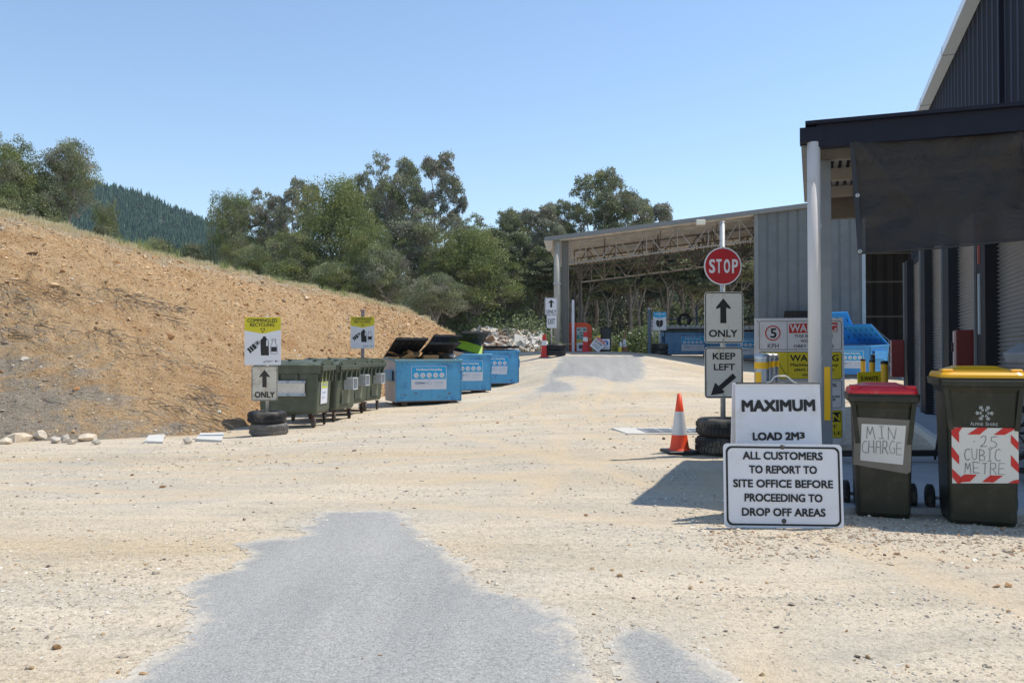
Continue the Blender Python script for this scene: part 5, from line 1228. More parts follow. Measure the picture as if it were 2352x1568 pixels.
# ------------------------------------------------------------------ commingled signs
def recycle(b, cx, cz, r_, y):
    for k_ in range(3):
        a0 = R(90 + 120 * k_); pts = []
        def pt(a_, rr): return (cx + math.cos(a_) * rr, cz + math.sin(a_) * rr)
        o_ = [pt(a0 + R(10), r_ * .98), pt(a0 + R(62), r_ * .92), pt(a0 + R(78), r_ * 1.12), pt(a0 + R(92), r_ * .62), pt(a0 + R(52), r_ * .36), pt(a0 + R(60), r_ * .56), pt(a0 + R(14), r_ * .56)]
        b.poly(o_, y)
def commingled(r, x0, z0, x1, z1, y):
    w_, h_ = x1 - x0, z1 - z0
    def X(t_): return x0 + w_ * t_
    def Z(t_): return z1 - h_ * t_
    MB().poly(rrect(x0, z0, x1, z1, .02), y, .005).build("panel", white_sign, r)
    b = MB(); b.poly([(X(.0), Z(.02)), (X(.02), Z(0)), (X(.98), Z(0)), (X(1), Z(.02)), (X(1), Z(.26)), (X(.5), Z(.345)), (X(0), Z(.275))], y - .002); b.build("yellow_header", comm_yellow, r)
    b = MB(); text(b, "COMMINGLED", X(.075), Z(.105), X(.90), Z(.03), y - .004, .018); text(b, "RECYCLING", X(.15), Z(.195), X(.82), Z(.12), y - .004, .018); recycle(b, X(.50), Z(.265), w_ * .066, y - .004)
    # plastic bottle
    bt = [(.51,.40),(.585,.40),(.585,.415),(.60,.44),(.645,.475),(.66,.50),(.675,.79),(.66,.80),(.58,.80),(.57,.792),(.555,.80),(.47,.80),(.452,.79),(.435,.50),(.45,.465),(.495,.44),(.505,.415)]
    b.poly([(X(p[0]), Z(p[1])) for p in bt], y - .003)
    # tin can
    ca = R(-40)
    def cn_(a_, b_): return (X(.24) + w_ * (a_ * math.cos(ca) - b_ * math.sin(ca)), Z(.63) - w_ * (a_ * math.sin(ca) + b_ * math.cos(ca)))
    for a0, a1 in ((-.17, -.11), (-.095, -.03), (-.015, .07)): b.poly([cn_(a0, -.075), cn_(a1, -.075), cn_(a1 + .012, 0), cn_(a1, .075), cn_(a0, .075), cn_(a0 + .012, 0)], y - .003)
    oc = cn_(.165, -.015); b.ring(circ(oc[0], oc[1], w_ * .062, 24), circ(oc[0], oc[1], w_ * .050, 24), y - .003); b.poly(circ(oc[0], oc[1], w_ * .036, 20), y - .003)
    b.ring([cn_(.09 + .03 * math.cos(t_), .075 * math.sin(t_)) for t_ in np.linspace(0, 6.283, 24)[:-1]], [cn_(.09 + .022 * math.cos(t_), .065 * math.sin(t_)) for t_ in np.linspace(0, 6.283, 24)[:-1]], y - .003)
    # glass bottle
    g_ = [(.755,.455),(.855,.455),(.86,.49),(.85,.50),(.86,.55),(.895,.61),(.90,.755),(.89,.765),(.735,.765),(.725,.755),(.72,.61),(.755,.55),(.765,.50),(.752,.49)]
    G_ = [(X(p[0]), Z(p[1])) for p in g_]; G_.append(G_[0]); b.strip(G_, w_ * .010, y - .003); b.poly([(X(.735), Z(.72)), (X(.885), Z(.72)), (X(.885), Z(.62)), (X(.735), Z(.62))], y - .003); b.strip([(X(.752), Z(.488)), (X(.86), Z(.488))], w_ * .008, y - .003)
    b.poly([(X(.83), Z(.905)), (X(.90), Z(.905)), (X(.865), Z(.945))], y - .003); b.poly(circ(X(.54), Z(.94), w_ * .016, 12), y - .003)
    b.build("lettering", black_ink, r)
    b = MB(); b.strip([(X(.62), Z(.915)), (X(.78), Z(.915))], h_ * .008, y - .003); b.strip([(X(.62), Z(.935)), (X(.72), Z(.935))], h_ * .007, y - .003); b.strip([(X(.90), Z(.925)), (X(.96), Z(.925))], h_ * .008, y - .003)
    b.ring(circ(X(.585), Z(.925), w_ * .03, 16), circ(X(.585), Z(.925), w_ * .024, 16), y - .003); b.build("small_print", grey_ink, r)
    b = MB(); b.poly(rrect(X(.60), Z(.605), X(.645), Z(.48), w_ * .018, 4), y - .005); b.build("bottle_grip", white_sign, r)
Y = 14.3; s = F / Y; u0 = 611; gx0 = (u0 - 1176) / s; gz0 = gt(gx0, Y); vb = 813 + (EYE - gz0) * s
h_ = (1001 - 942) / s / 2 + .01
tyre_stack(gx0 + .04, Y, gz0, .32, [.205, .205], [dust_rubber, rubber], ["grey dusty lower tyre under the commingled sign and worn ONLY plate", "upper tyre under the commingled sign and worn ONLY plate"], "tyres under the left sign pole", .04)
r = thing("recycling_sign", (gx0, Y, gz0), "commingled recycling sign above a weathered ONLY arrow plate on a tyre base", "sign", R(-2))
MB().tube([(.02, .035, .02), (0, .035, lz(726))], .028, 12).build("pole", M("post_pale", (.5, .47, .42), .6, var=.1), r)
commingled(r, lx(561), lz(838), lx(645.5), lz(728.5), 0)
plate(r, lx(577.5), lz(920), lx(638.5), lz(840), -.003, aged_sign, .035, .004, .010, .006, name="only_plate")
b = MB(); arrow_up(b, lx(608), lz(889), lz(849), 12 / s, 5 / s, -.006); text(b, "ONLY", lx(585.5), lz(913), lx(632), lz(899), -.006, .03); b.build("lettering", M("ink_faded", (.035, .028, .025), .6), r)
Y = 21.9; s = F / Y; u0 = 832.5; gx0 = (u0 - 1176) / s; gz0 = gt(gx0, Y) + .0; vb = 813 + (EYE - gz0) * s
r = thing("recycling_sign", (gx0, Y, gz0), "commingled recycling sign on a bare wooden post behind the green bins", "sign", R(0))
MB().box((0, .05, lz(711) / 2), (.09, .07, lz(711))).build("post", M("post_wood", (.30, .24, .22), .8, var=.2), r)
commingled(r, lx(805), lz(800), lx(860), lz(727.5), 0)

# ------------------------------------------------------------------ four-wheel green bins
def big_bin(x, y, rz, label, plate_=False, label_=False, pocket=False, fade=False):
    z = gt(x, y); r = thing("wheeled_skip_bin", (x, y, z), label, "wheeled bin", rz, "green four-wheeled bins against the slope")
    W_, D_ = 1.26, 1.05; zb, zt = .27, 1.22
    b = MB(); loft(b, [(zb, W_ * .86, D_ * .84, D_ / 2), (zb + .05, W_ * .90, D_ * .90, D_ / 2), (zt - .16, W_ * .96, D_ * .97, D_ / 2), (zt - .15, W_ * 1.02, D_ * 1.03, D_ / 2), (zt - .02, W_ * 1.04, D_ * 1.05, D_ / 2), (zt, W_ * 1.05, D_ * 1.06, D_ / 2)], .07)
    for sx in (-1, 1):   # trunnion arms & comb under the rim
        for yy in (.12, .36, .60, .84): b.box((sx * (W_ * .50 + .01), yy * D_, zt - .22), (.05, .05, .20), rotm(0, R(sx * 8), 0))
        b.box((sx * (W_ * .53), D_ / 2, zt - .05), (.06, D_ * .9, .10), bev=.01)
    for xx in (-.45, -.15, .15, .45): b.box((xx * W_, -.01, zt - .24), (.06, .04, .16))
    b.build("body", big_green, r)
    b = MB(); n = 10; vs_ = []
    for i_ in range(n + 1):
        a_ = i_ / n; yy = D_ * (-.04 + 1.08 * a_); zz = zt + .012 + .11 * math.sin(math.pi * min(1, a_ * 1.15) ** .8) * (1 - .25 * a_)
        vs_ += [(-W_ * .52, yy, zz), (W_ * .52, yy, zz), (-W_ * .52, yy, zz - .03), (W_ * .52, yy, zz - .03)]
    b.add(vs_, [(4 * i_, 4 * i_ + 1, 4 * i_ + 5, 4 * i_ + 4) for i_ in range(n)] + [(4 * i_ + 2, 4 * i_ + 6, 4 * i_ + 7, 4 * i_ + 3) for i_ in range(n)] + [(4 * i_ + 1, 4 * i_ + 3, 4 * i_ + 7, 4 * i_ + 5) for i_ in range(n)] + [(4 * i_, 4 * i_ + 4, 4 * i_ + 6, 4 * i_ + 2) for i_ in range(n)] + [(0, 2, 3, 1)], 0, False)
    for xx in (-.40, -.0, .40): b.box((xx * W_, D_ * .45, zt + .105), (.05, D_ * .7, .02), rotm(R(-2), 0, 0))
    for sx in (-1, 1):    # hooded end of the dome lid
        vs_ = []; n2 = 12
        for i_ in range(n2 + 1):
            a_ = math.pi * i_ / n2; vs_ += [(sx * W_ * .525, D_ * .5 - math.cos(a_) * D_ * .46, zt + .015 + math.sin(a_) * .10), (sx * W_ * .525, D_ * .5 - math.cos(a_) * D_ * .46, zt - .01)]
        f_ = [(2 * i_, 2 * i_ + 1, 2 * i_ + 3, 2 * i_ + 2) for i_ in range(n2)]
        b.add(vs_, f_ if sx < 0 else [q[::-1] for q in f_], 0, False)
        for yy in (.18, .82): b.box((sx * W_ * .535, yy * D_, zt - .03), (.035, .13, .16), bev=.008)
    b.build("lid", big_green, r)
    for sx in (-1, 1):
        for yy in (.14, .86):
            cx, cy = sx * W_ * .38, yy * D_; tw = R(random.uniform(10, 50)); c = MB()
            c.lathe([(.03, -.022), (.10, -.024), (.12, -.016), (.12, .016), (.10, .024), (.03, .022), (0, .02)], (0, 0, 0), 20, 'x'); c.lathe([(0, -.02), (.03, -.022)], (0, 0, 0), 20, 'x')
            wh = c.build("wheel", rubber if yy > .5 else M("dusty_wheel", (.12, .10, .085), .8, var=.3) if "dusty_wheel" not in bpy.data.materials else bpy.data.materials["dusty_wheel"], r, (cx, cy, .12), tw)
            c = MB(); c.box((-.03, 0, .05), (.006, .05, .12)); c.box((.03, 0, .05), (.006, .05, .12)); c.box((0, .0, .115), (.09, .09, .02)); c.build("bracket", rust, wh)
    if plate_:
        c = MB(); c.box((0, 0, 0), (.66, .02, .20)); o = c.build("metal_plate", M("plate_cream", (.62, .60, .55), .5, dirt=(.45, .4, .33), dirt_amt=.3), r, (.02, -.01, .78)); o.rotation_euler = (R(2.5), 0, 0)
        c = MB()
        for zz in (.125, -.125): c.box((0.02, -.01, zz), (.66, .03, .05))
        for zz in (.13, -.13):
            for xx in (-.28, 0, .3): c.lathe([(0, -.045), (.022, -.04), (.025, -.02)], (xx, 0, zz), 8, 'y')
        o = c.build("bolted_strap", M("strap_blue_grey", (.36, .42, .52), .4, .4), r, (.02, -.012, .78)); o.rotation_euler = (R(2.5), 0, 0)
    if label_:
        c = MB(); c.box((0, 0, 0), (.006, .46, .64)); o = c.build("sticker", sticker_white, r, (W_ * .478, D_ * .45, .78)); o.rotation_euler = (0, R(2), 0)
        c = MB(); c.box((.004, 0, .15), (.004, .40, .32)); c.build("sticker_header", M("sticker_lime", (.55, .58, .05), .5), o)
        c = MB()
        for zz in (.0, -.08): 
            for yy in (-.12, -.04, .04, .12): c.box((.0085, yy, zz + .14), (.002, .05, .055))
        c.box((.0045, -.02, -.1), (.002, .22, .03)); c.box((.0045, -.05, -.2), (.002, .2, .02)); c.build("sticker_print", sticker_ink, o)
    else:
        c = MB(); c.box((0, 0, -.14), (.008, .40, .30)); c.build("sticker", M("sticker_olive", (.16, .17, .12), .6) if "sticker_olive" not in bpy.data.materials else bpy.data.materials["sticker_olive"], r, (W_ * .475, D_ * .45, .68))
    if pocket:
        c = MB(); c.box((.11, .0, 0), (.22, .02, .26)); c.box((.11, -.22, 0), (.22, .02, .26)); c.box((.11, -.11, .12), (.22, .22, .02)); c.box((.11, -.11, -.12), (.22, .22, .02)); c.box((.02, -.11, 0), (.02, .2, .24))
        c.build("lifting_pocket", M("pocket_white", (.62, .64, .66), .4, .3, dirt=(.4, .38, .35), dirt_amt=.3) if "pocket_white" not in bpy.data.materials else bpy.data.materials["pocket_white"], r, (W_ * .47, D_ * .5 + .1, .82))
    return r
def bin_at(ur, Y, rz, *a, **k):
    xr = (ur - 1176) / F * Y; cs = math.cos(rz); big_bin(xr - .63 * cs - .0, Y - .63 * math.sin(rz), rz, *a, **k)
bin_at(733, 16.1, R(-3), "nearest green wheeled bin with a bolted metal plate and yellow sticker", plate_=True, label_=True)
bin_at(775, 17.5, R(-14), "second green wheeled bin from the near end with a white lifting pocket", pocket=True)
bin_at(807, 19.0, R(-14), "third green wheeled bin, squeezed between its neighbours", pocket=True)
bin_at(846, 20.5, R(-14), "last green wheeled bin, next to the open blue skip", pocket=True)

# ------------------------------------------------------------------ blue front-lift skips
def sticker(parent, w_, h_, x, z, y, tilted=0, red=False, peel=False):
    o = MB(); o.poly([(-w_ / 2, -h_ / 2 + (.03 if peel else 0)), (w_ / 2 - (.06 if peel else 0), -h_ / 2 - (.02 if peel else 0)), (w_ / 2, h_ / 2), (-w_ / 2, h_ / 2)], 0, .003); o = o.build("sticker", sticker_white, parent, (x, y, z)); o.rotation_euler = (0, R(tilted), 0)
    MB().poly([(-w_ / 2 + .012, -h_ * .06), (w_ / 2 - .016, -h_ * .06), (w_ / 2 - .012, h_ / 2 - .012), (-w_ / 2 + .012, h_ / 2 - .012)], -.003).build("sticker_header", sticker_blue, o)
    b = MB(); text(b, "Cardboard Recycling", -w_ * .37, h_ * .29, w_ * .37, h_ * .41, -.006, .05)
    for k_ in range(5): b.poly(circ(w_ * (-.36 + .182 * k_), h_ * .11, h_ * .115, 18), -.006)
    b.build("sticker_print", sticker_white, o)
    b = MB()
    for k_ in range(5):
        cx_, cz_ = w_ * (-.36 + .182 * k_), h_ * .11; b.strip([(cx_ - .03, cz_ - .02), (cx_ - .01, cz_ + .025), (cx_ + .03, cz_ + .02), (cx_ + .015, cz_ - .025), (cx_ - .02, cz_ - .02)], .006, -.009)
    text(b, "131339", w_ * .16, -h_ * .27, w_ * .39, -h_ * .16, -.004, 0); b.strip([(w_ * .17, -h_ * .36), (w_ * .38, -h_ * .36)], .006, -.004); b.strip([(-w_ * .34, -h_ * .36), (-w_ * .06, -h_ * .36)], .006, -.004)
    text(b, "WAY", -w_ * .12, -h_ * .27, w_ * .03, -h_ * .17, -.004, 0, shear=.2); b.ring(circ(w_ * .015, -h_ * .21, h_ * .10, 20), circ(w_ * .015, -h_ * .21, h_ * .09, 20), -.004)
    b.build("sticker_print", sticker_ink, o)
    b = MB(); text(b, "CLEANA", -w_ * .39, -h_ * .27, -w_ * .125, -h_ * .17, -.004, .015, shear=.2); b.build("sticker_print", sticker_navy, o)
    b = MB()
    for k_ in range(5):
        cx_, cz_ = w_ * (-.36 + .182 * k_) + h_ * .09, h_ * .11 - h_ * .08; b.strip([(cx_ - .03, cz_ + .02), (cx_ + .02, cz_ - .025)], .014, -.010)
    b.build("sticker_marks", (red_ink if red else lime), o)
def lid_mesh(w_, d_, t=.03, ribs=4, slots=False):
    """plastic lid, hinge line along x at y=0, running to y=-d_"""
    b = MB(); b.box((0, -d_ / 2, 0), (w_, d_, t))
    for k_ in range(ribs):
        xx = -w_ / 2 + w_ * (k_ + .5) / ribs; b.box((xx, -d_ / 2, t / 2 + .012), (w_ / ribs * .5, d_ * .96, .024))
    b.box((0, -d_ + .015, -.01), (w_, .03, t + .03))
    return b
def skip(x, y, rz, label, W_=1.83, D_=1.35, H_=1.22, col=None, side=None, lids=((8, 8),), lidm=None, ribbed_=True, stick=(-.02, .62, .88, .5), group="blue front-lift skips", sq=None, z=None, damage=False, toprail=None, red=False, peel=False, shut=False):
    col = col or skip_blue; z = gt(x, y) if z is None else z
    r = thing("skip_bin", (x, y, z), label, "skip bin", rz, group)
    z0 = .10; b = MB(); w2 = W_ / 2; t_ = .04
    # front face, slight batter, with open top
    def wallq(pts, nrm): 
        p = [Vector(q) for q in pts]; n_ = Vector(nrm) * t_; b.add(p + [q + n_ for q in p], [(0, 1, 2, 3), (7, 6, 5, 4), (3, 2, 6, 7), (0, 4, 5, 1), (1, 5, 6, 2), (0, 3, 7, 4)])
    wallq([(-w2, 0, z0), (w2, 0, z0), (w2, 0, H_), (-w2, 0, H_)], (0, 1, 0))
    wallq([(w2, D_ * .85, z0), (-w2, D_ * .85, z0), (-w2, D_, H_ + .06), (w2, D_, H_ + .06)], (0, -1, 0))
    b.box((0, D_ * .43, z0 + .02), (W_ - .02, D_ * .84, .04))
    b.build("body", col, r)
    for sx, nm in ((-1, "side_panel"), (1, "side_panel")):
        c = MB(); p = [Vector((sx * (w2 + .001), 0, z0)), Vector((sx * (w2 + .001), D_ * .85, z0)), Vector((sx * (w2 + .001), D_, H_ + .06)), Vector((sx * (w2 + .001), 0, H_))]; n_ = Vector((-sx * t_, 0, 0))
        f_ = [(0, 1, 2, 3), (7, 6, 5, 4), (3, 2, 6, 7), (0, 4, 5, 1), (1, 5, 6, 2), (0, 3, 7, 4)]
        c.add(p + [q + n_ for q in p], f_ if sx > 0 else [q[::-1] for q in f_]); c.build(nm, (side or col) if sx < 0 else col, r)
        c = MB(); c.box((sx * (w2 + .07), D_ * .42, .80), (.015, D_ * .62, .26)); c.box((sx * (w2 + .035), D_ * .42, .935), (.07, D_ * .62, .015)); c.box((sx * (w2 + .035), D_ * .42, .665), (.07, D_ * .62, .015)); c.build("fork_pocket", col, r)
    c = MB(); c.box((0, -.012, H_ - .02), (W_ + .06, .06, .07), bev=.01); c.box((-w2 - .01, D_ / 2, H_ + .02), (.05, D_, .05), rotm(R(2.4), 0, 0)); c.box((w2 + .01, D_ / 2, H_ + .02), (.05, D_, .05), rotm(R(2.4), 0, 0)); c.build("rim", toprail or col, r)
    for sx in (-1, 1): MB().box((sx * (w2 - .25), D_ * .4, .06), (.14, D_ * .8, .12)).build("skid", M("skid_dark", (.05, .045, .04), .8) if "skid_dark" not in bpy.data.materials else bpy.data.materials["skid_dark"], r)
    c = MB()
    for k_ in range(22 if damage else 9):
        xx = random.uniform(-w2 * .95, w2 * .95); zz = random.choice([random.uniform(z0 + .02, .35), random.uniform(z0 + .02, H_ - .05), H_ - .06]); ll = random.uniform(.02, .09)
        an = random.uniform(-.3, .3) if random.random() < .7 else random.uniform(-1.5, 1.5); c.strip([(xx, zz), (xx + ll * math.cos(an), zz + ll * math.sin(an))], random.uniform(.006, .02), -.0025)
    c.strip([(-w2 + .05, z0 + .015), (w2 - .05, z0 + .012)], .022, -.0025); c.build("scratches", rust, r)
    if stick: sticker(r, stick[2], stick[3], stick[0], stick[1], -.004, red=red, peel=peel)
    n_ = len(lids); lw = (W_ - .02) / n_
    for k_, (ang, yo) in enumerate(lids):
        m_ = lid_mesh(lw - .02, D_ + .06, .03, 4)
        for i_ in range(5):
            for j_ in range(3): m_.box((-lw * .38 + lw * .19 * i_, -D_ * (.25 + .27 * j_), -.0165), (.03, .16, .004), mi=1)
        if lidm is not None and lidm.name.startswith("lid_weathered"):
            for i_ in range(5): m_.box((-lw * .40 + lw * .2 * i_, -D_ + .0, .05), (.13, .22, .13), bev=.015)
            m_.box((0, -D_ - .03, .0), (lw - .02, .03, .10))
        o = m_.build("lid", [lidm or black_pl, black_pl if lidm is not None else grey_ink], r, (-w2 + .01 + lw * (k_ + .5), D_, H_ + .095)); o.rotation_euler = (R(-ang if False else -ang), 0, 0)
        # ventilation slots as dark recess marks on the underside edge
    c = MB(); c.tube([(-w2, D_, H_ + .09), (w2, D_, H_ + .09)], .018, 8); c.build("hinge_rod", rust, r)
    return r
def skip_at(ul, ur, Yl, Yr, vbase, *a, **k): pass
# three on the left
def place_skip(uR, Y, W_, ang, *a, **k):
    """front right bottom corner at column uR, depth Y"""
    xr = (uR - 1176) / F * Y; cx = xr - W_ / 2 * math.cos(ang); cy = Y - W_ / 2 * math.sin(ang); return skip(cx, cy, ang, *a, W_=W_, **k)
r1 = place_skip(1060, 22.6, 1.84, R(22), "nearest blue skip with two black lids propped open on cardboard", side=pale_blue, lids=((20, 0), (15, 0)), stick=(.0, .74, .98, .62), damage=True, toprail=M("rim_teal", (.14, .36, .46), .55, dirt=(.2, .2, .15), dirt_amt=.5, dscale=6))
r2 = place_skip(1128, 25.6, 1.84, R(20), "middle blue skip with black lids raised over a lime green sheet", lids=((20, 0), (25, 0)), stick=(.16, .72, .98, .62))
r3 = place_skip(1192, 28.2, 1.84, R(18), "farthest of the left blue skips, its black lids shut", lids=((1.5, 0), (1.5, 0)), stick=(.05, .74, .98, .60), red=True, peel=True)
def loose(parent, name, mb, mat, loc, rot, label, cat, group=None):
    Mw = Matrix.Translation(parent.location) @ Matrix.Rotation(parent.rotation_euler.z, 4, 'Z'); o = mb.build(name, mat, None, Mw @ Vector(loc)); o.rotation_euler = (rot[0], rot[1], rot[2] + parent.rotation_euler.z); tag(o, label, cat, group); return o
GC = "cardboard boxes stuffed in the nearest blue skip"
loose(r1, "cardboard_box", MB().box((0, 0, 0), (.42, .35, .16)), cardb, (.10, .3, 1.27), (0, 0, 0), "flat brown carton in the middle of the open skip", "box", GC)
loose(r1, "cardboard_box", MB().box((0, 0, 0), (.34, .03, .22)).box((.1, .1, .05), (.03, .25, .2), rotm(0, .3, 0)), cardb, (-.50, .25, 1.27), (R(15), R(-25), 0), "torn brown carton flap sticking up at the skip's left", "box", GC)
loose(r1, "cardboard_box", MB().box((0, 0, 0), (.3, .4, .1)), cardb, (-.78, .3, 1.22), (0, R(12), 0), "brown carton corner at the skip's far left end", "box", GC)
b = MB()
for k_ in range(26): b.box((random.uniform(-.75, .8), random.uniform(.3, 1.2), 1.18 + random.uniform(0, .22)), (random.uniform(.2, .7), random.uniform(.1, .4), random.uniform(.01, .06)), rotm(R(random.uniform(-15, 15)), R(random.uniform(-20, 20)), R(random.uniform(0, 90))), random.choice([0, 1, 1]))
loose(r1, "flattened_cardboard", b, [cardb, M("cardboard_dark", (.12, .09, .06), .8)], (0, 0, 0), (0, 0, 0), "heap of flattened cardboard filling the nearest blue skip", "cardboard")
loose(r1, "crumpled_bag", MB().lathe([(0, -.08), (.09, -.05), (.12, .02), (.06, .09), (0, .1)], n=9, smooth=False), M("bag_grey", (.4, .4, .4), .4, var=.3), (.72, .2, 1.28), (.3, .5, 0), "crumpled grey plastic bag at the right corner of the nearest skip", "bag")
loose(r2, "lime_sheet", MB().box((0, 0, 0), (1.1, .04, .34)), lime, (.28, .55, 1.48), (R(-35), R(17), 0), "lime green sheet slanting out of the middle skip", "sheet")
loose(r2, "prop_stick", MB().tube([(0, 0, -.05), (0, 0, .42)], .02, 6), rust, (.70, .12, 1.2), (0, 0, 0), "thin prop holding up the middle skip's lid", "prop")
# right-hand group
lid_grey = M("lid_weathered_white", (.50, .53, .54), .6, var=.1, dirt=(.3, .3, .28), dirt_amt=.3)
skip((1584 - 1176) / F * 36.3, 36.3, R(-1), "dark blue skip with a pale shut lid beyond the tarmac", W_=2.2, D_=1.5, H_=1.18, col=deep_blue, lids=((2, 0), (2, 0)), lidm=lid_grey, stick=(.02, .62, 1.56, 1.02 * .98), red=True, toprail=M("rim_dark", (.06, .08, .1), .6)) if False else None
rA = skip((1586 - 1176) / F * 36.3, 36.3, R(0), "dark blue skip with a pale shut lid between the cardboard sign and stop sign", W_=2.3, D_=1.5, H_=1.14, col=deep_blue, lids=((2, 0), (2, 0)), lidm=lid_grey, stick=(.10, .58, 1.60 * .62, .62), red=True, toprail=M("rim_dark", (.06, .08, .1), .6))
rB = skip((1722 - 1176) / F * 33.6, 33.6, R(4), "blue skip showing between the stop sign and the 5 KPH board", W_=2.4, D_=1.5, H_=1.16, col=deep_blue, lids=((2, 0), (2, 0)), lidm=lid_grey, stick=(.02, .58, 1.0, .66))
rC = skip(11.47, 28.76, R(-48), "light blue skip with bright blue lids wide open behind the yellow bollards", W_=2.04, D_=1.4, H_=1.10, col=bright_blue, lids=((50, 0), (26, 0)), lidm=M("lid_bright_blue", (.04, .30, .72), .4, var=.08), stick=(.30, .64, .95, .60))
rD = skip(11.1, 30.5, R(-3), "skip mostly hidden behind the grey post with black lids tipped open", W_=1.75, D_=1.15, H_=1.2, col=deep_blue, lids=((62, 0), (62, 0)), stick=None)

# handrail by the far doors
r = thing("handrail", (13.0, 31.0, .2), "sloping galvanised handrail beside the light blue skip", "handrail")
def W2(u, v, Y): p = P(u, v, Y); return Vector((p[0] - 13.0, p[1] - 31.0, p[2] - .2))
b = MB(); b.tube([W2(1985, 747, 33.7), W2(2001, 744, 33.2), W2(2020, 764, 32.5), W2(2045, 784, 31.6), W2(2062, 796, 31.0)], .03, 8); b.build("top_rail", galv, r)
b = MB(); b.tube([W2(2020, 790, 32.5), W2(2045, 814, 31.6), W2(2062, 826, 31.0)], .025, 8); b.build("mid_rail", galv, r)
for u, v, Y in ((2001, 744, 33.2), (2024, 768, 32.4), (2041, 782, 31.7)):
    b = MB(); b.tube([W2(u, v, Y), W2(u, 850, Y)], .025, 8); b.build("post", galv, r)
b = MB(); p = [W2(2040, 835, 31.8), W2(2075, 872, 30.8), W2(2075, 885, 30.8), W2(2040, 850, 31.8)]; b.add(p + [q + Vector((.2, .3, 0)) for q in p], [(3, 2, 1, 0), (4, 5, 6, 7), (0, 1, 5, 4)]); b.build("ramp_edge", conc_white, r)
o = MB().lathe([(0, -.1), (.16, -.1), (.17, 0), (.16, .1), (0, .1)], n=20, axis='y').build("plastic_drum", M("drum_white", (.7, .62, .58), .5), None, P(1997, 757, 33)); tag(o, "round white drum end behind the handrail top", "drum")

# ------------------------------------------------------------------ far end of the yard
def far_sign(u0, Y, lab, cat="sign", name="sign"):
    s = F / Y; x = (u0 - 1176) / s; z = gt(x, Y); return thing(name, (x, Y, z), lab, cat), s, x, z, 813 + (EYE - z) * s
r, s, x, z, vb = far_sign(1266, 31.0, "white ONLY arrow plate above an EXIT plate at the shed corner", name="exit_sign"); u0 = 1266
MB().tube([(.02, .03, 0), (0, .03, lz(686))], .03, 8).build("pole", M("pole_cream", (.55, .53, .48), .6), r)
plate(r, lx(1251.5), lz(723), lx(1280.5), lz(683.5), 0, white_sign, .03, .006, .012, .012, name="only_plate")
b = MB(); arrow_up(b, lx(1266), lz(706), lz(688), 6.3 / s, 2.3 / s, -.004); text(b, "ONLY", lx(1255), lz(719.5), lx(1278), lz(711.5), -.004, .014)
text(b, "EXIT", lx(1258.5), lz(744), lx(1275), lz(732), -.004, .008); 
plate(r, lx(1256), lz(753), lx(1278.5), lz(724), 0, white_sign, .01, .006, 0, name="exit_plate"); b.build("lettering", black_ink, r)
tyre_stack(x + .15, 31.0, z, .40, [.22, .20], [black_pl, black_pl], ["lower black tyre of the EXIT sign's base", "upper black tyre of the EXIT sign's base"], "tyres under the EXIT sign")
def delineator(u, Y, vt, lab, rz=0):
    s = F / Y; x = (u - 1176) / s; z = gt(x, Y); h = (813 - vt) / s + EYE - z; r = thing("delineator_post", (x, Y, z), lab, "bollard", rz, "red and white delineator posts"); 
    b = MB(); loft(b, [(.0, .30, .12, 0), (.08, .24, .09, 0), (h, .12, .06, 0)], .03); b.build("post_body", M("delin_red", (.55, .03, .03), .5) if "delin_red" not in bpy.data.materials else bpy.data.materials["delin_red"], r)
    b = MB(); w_ = .24 - .12 * .62; loft(b, [(h * .52, w_ + .03, .09, -.004), (h * .74, w_, .08, -.004)], .03); b.build("reflective_band", white_sign, r)
delineator(1250, 30.8, 768, "red and white delineator post beside the rubble pile"); delineator(1344.5, 32.2, 762, "red and white delineator post in front of the orange tank")
# orange waste tank
Y = 33.2; s = F / Y; u0 = 1328; x = (u0 - 1176) / s; z = gt(x, Y); vb = 813 + (EYE - z) * s
r = thing("oil_tank", (x, Y, z), "round-topped orange red waste tank with a pale control panel", "tank", R(-3))
w_, h_ = 63 / s, lz(741); prof = [(-w_ / 2, 0), (w_ / 2, 0), (w_ / 2, h_ * .72)]
for k_ in range(1, 12): a_ = R(180 * k_ / 12); prof.append((math.copysign(abs(math.cos(a_)) ** .55, math.cos(a_)) * w_ / 2, h_ * .72 + h_ * .28 * math.sin(a_) ** .6))
prof.append((-w_ / 2, h_ * .72)); b = MB(); b.poly(prof, 0, .95)
for k_ in range(5): b.box((-w_ / 2 + w_ * .08 + w_ * .11 * k_, -.015, h_ * .42), (.025, .03, h_ * .8))
for xx in (-.18, .2): b.box((xx * w_, .1, h_ * .985), (.07, .1, .07))
b.build("tank_body", orange_tank, r)
px0, px1 = -w_ * .06, w_ * .31
b = MB().poly(rrect(px0, .02, px1, h_ * .84, .03), -.05, .04).build("control_panel", pale_green, r)
MB().poly([(px0 + .01, h_ * .44), (px1 - .01, h_ * .44), (px1 - .01, h_ * .57), (px0 + .01, h_ * .57)], -.053).build("teal_label", teal, r)
MB().poly([(px0 + .01, h_ * .32), (px1 - .01, h_ * .32), (px1 - .01, h_ * .42), (px0 + .01, h_ * .42)], -.053).build("yellow_label", M("label_olive", (.45, .36, .04), .5), r)
b = MB(); b.poly([(px0 + .01, .03), (px1 - .01, .03), (px1 - .01, h_ * .31), (px0 + .01, h_ * .31)], -.053); b.build("white_label", white_sign, r)
b = MB(); b.poly([(px0 + .09, h_ * .10), (px1 - .09, h_ * .10), (px1 - .09, h_ * .23), (px0 + .09, h_ * .23)], -.056); recycle(b, (px0 + px1) / 2 + .02, h_ * .62, .09, -.056)
for xx in (px0 + .09, px1 - .09): b.box((xx, -.055, h_ * .76), (.10, .004, .06))
b.build("panel_marks", grey_ink, r)
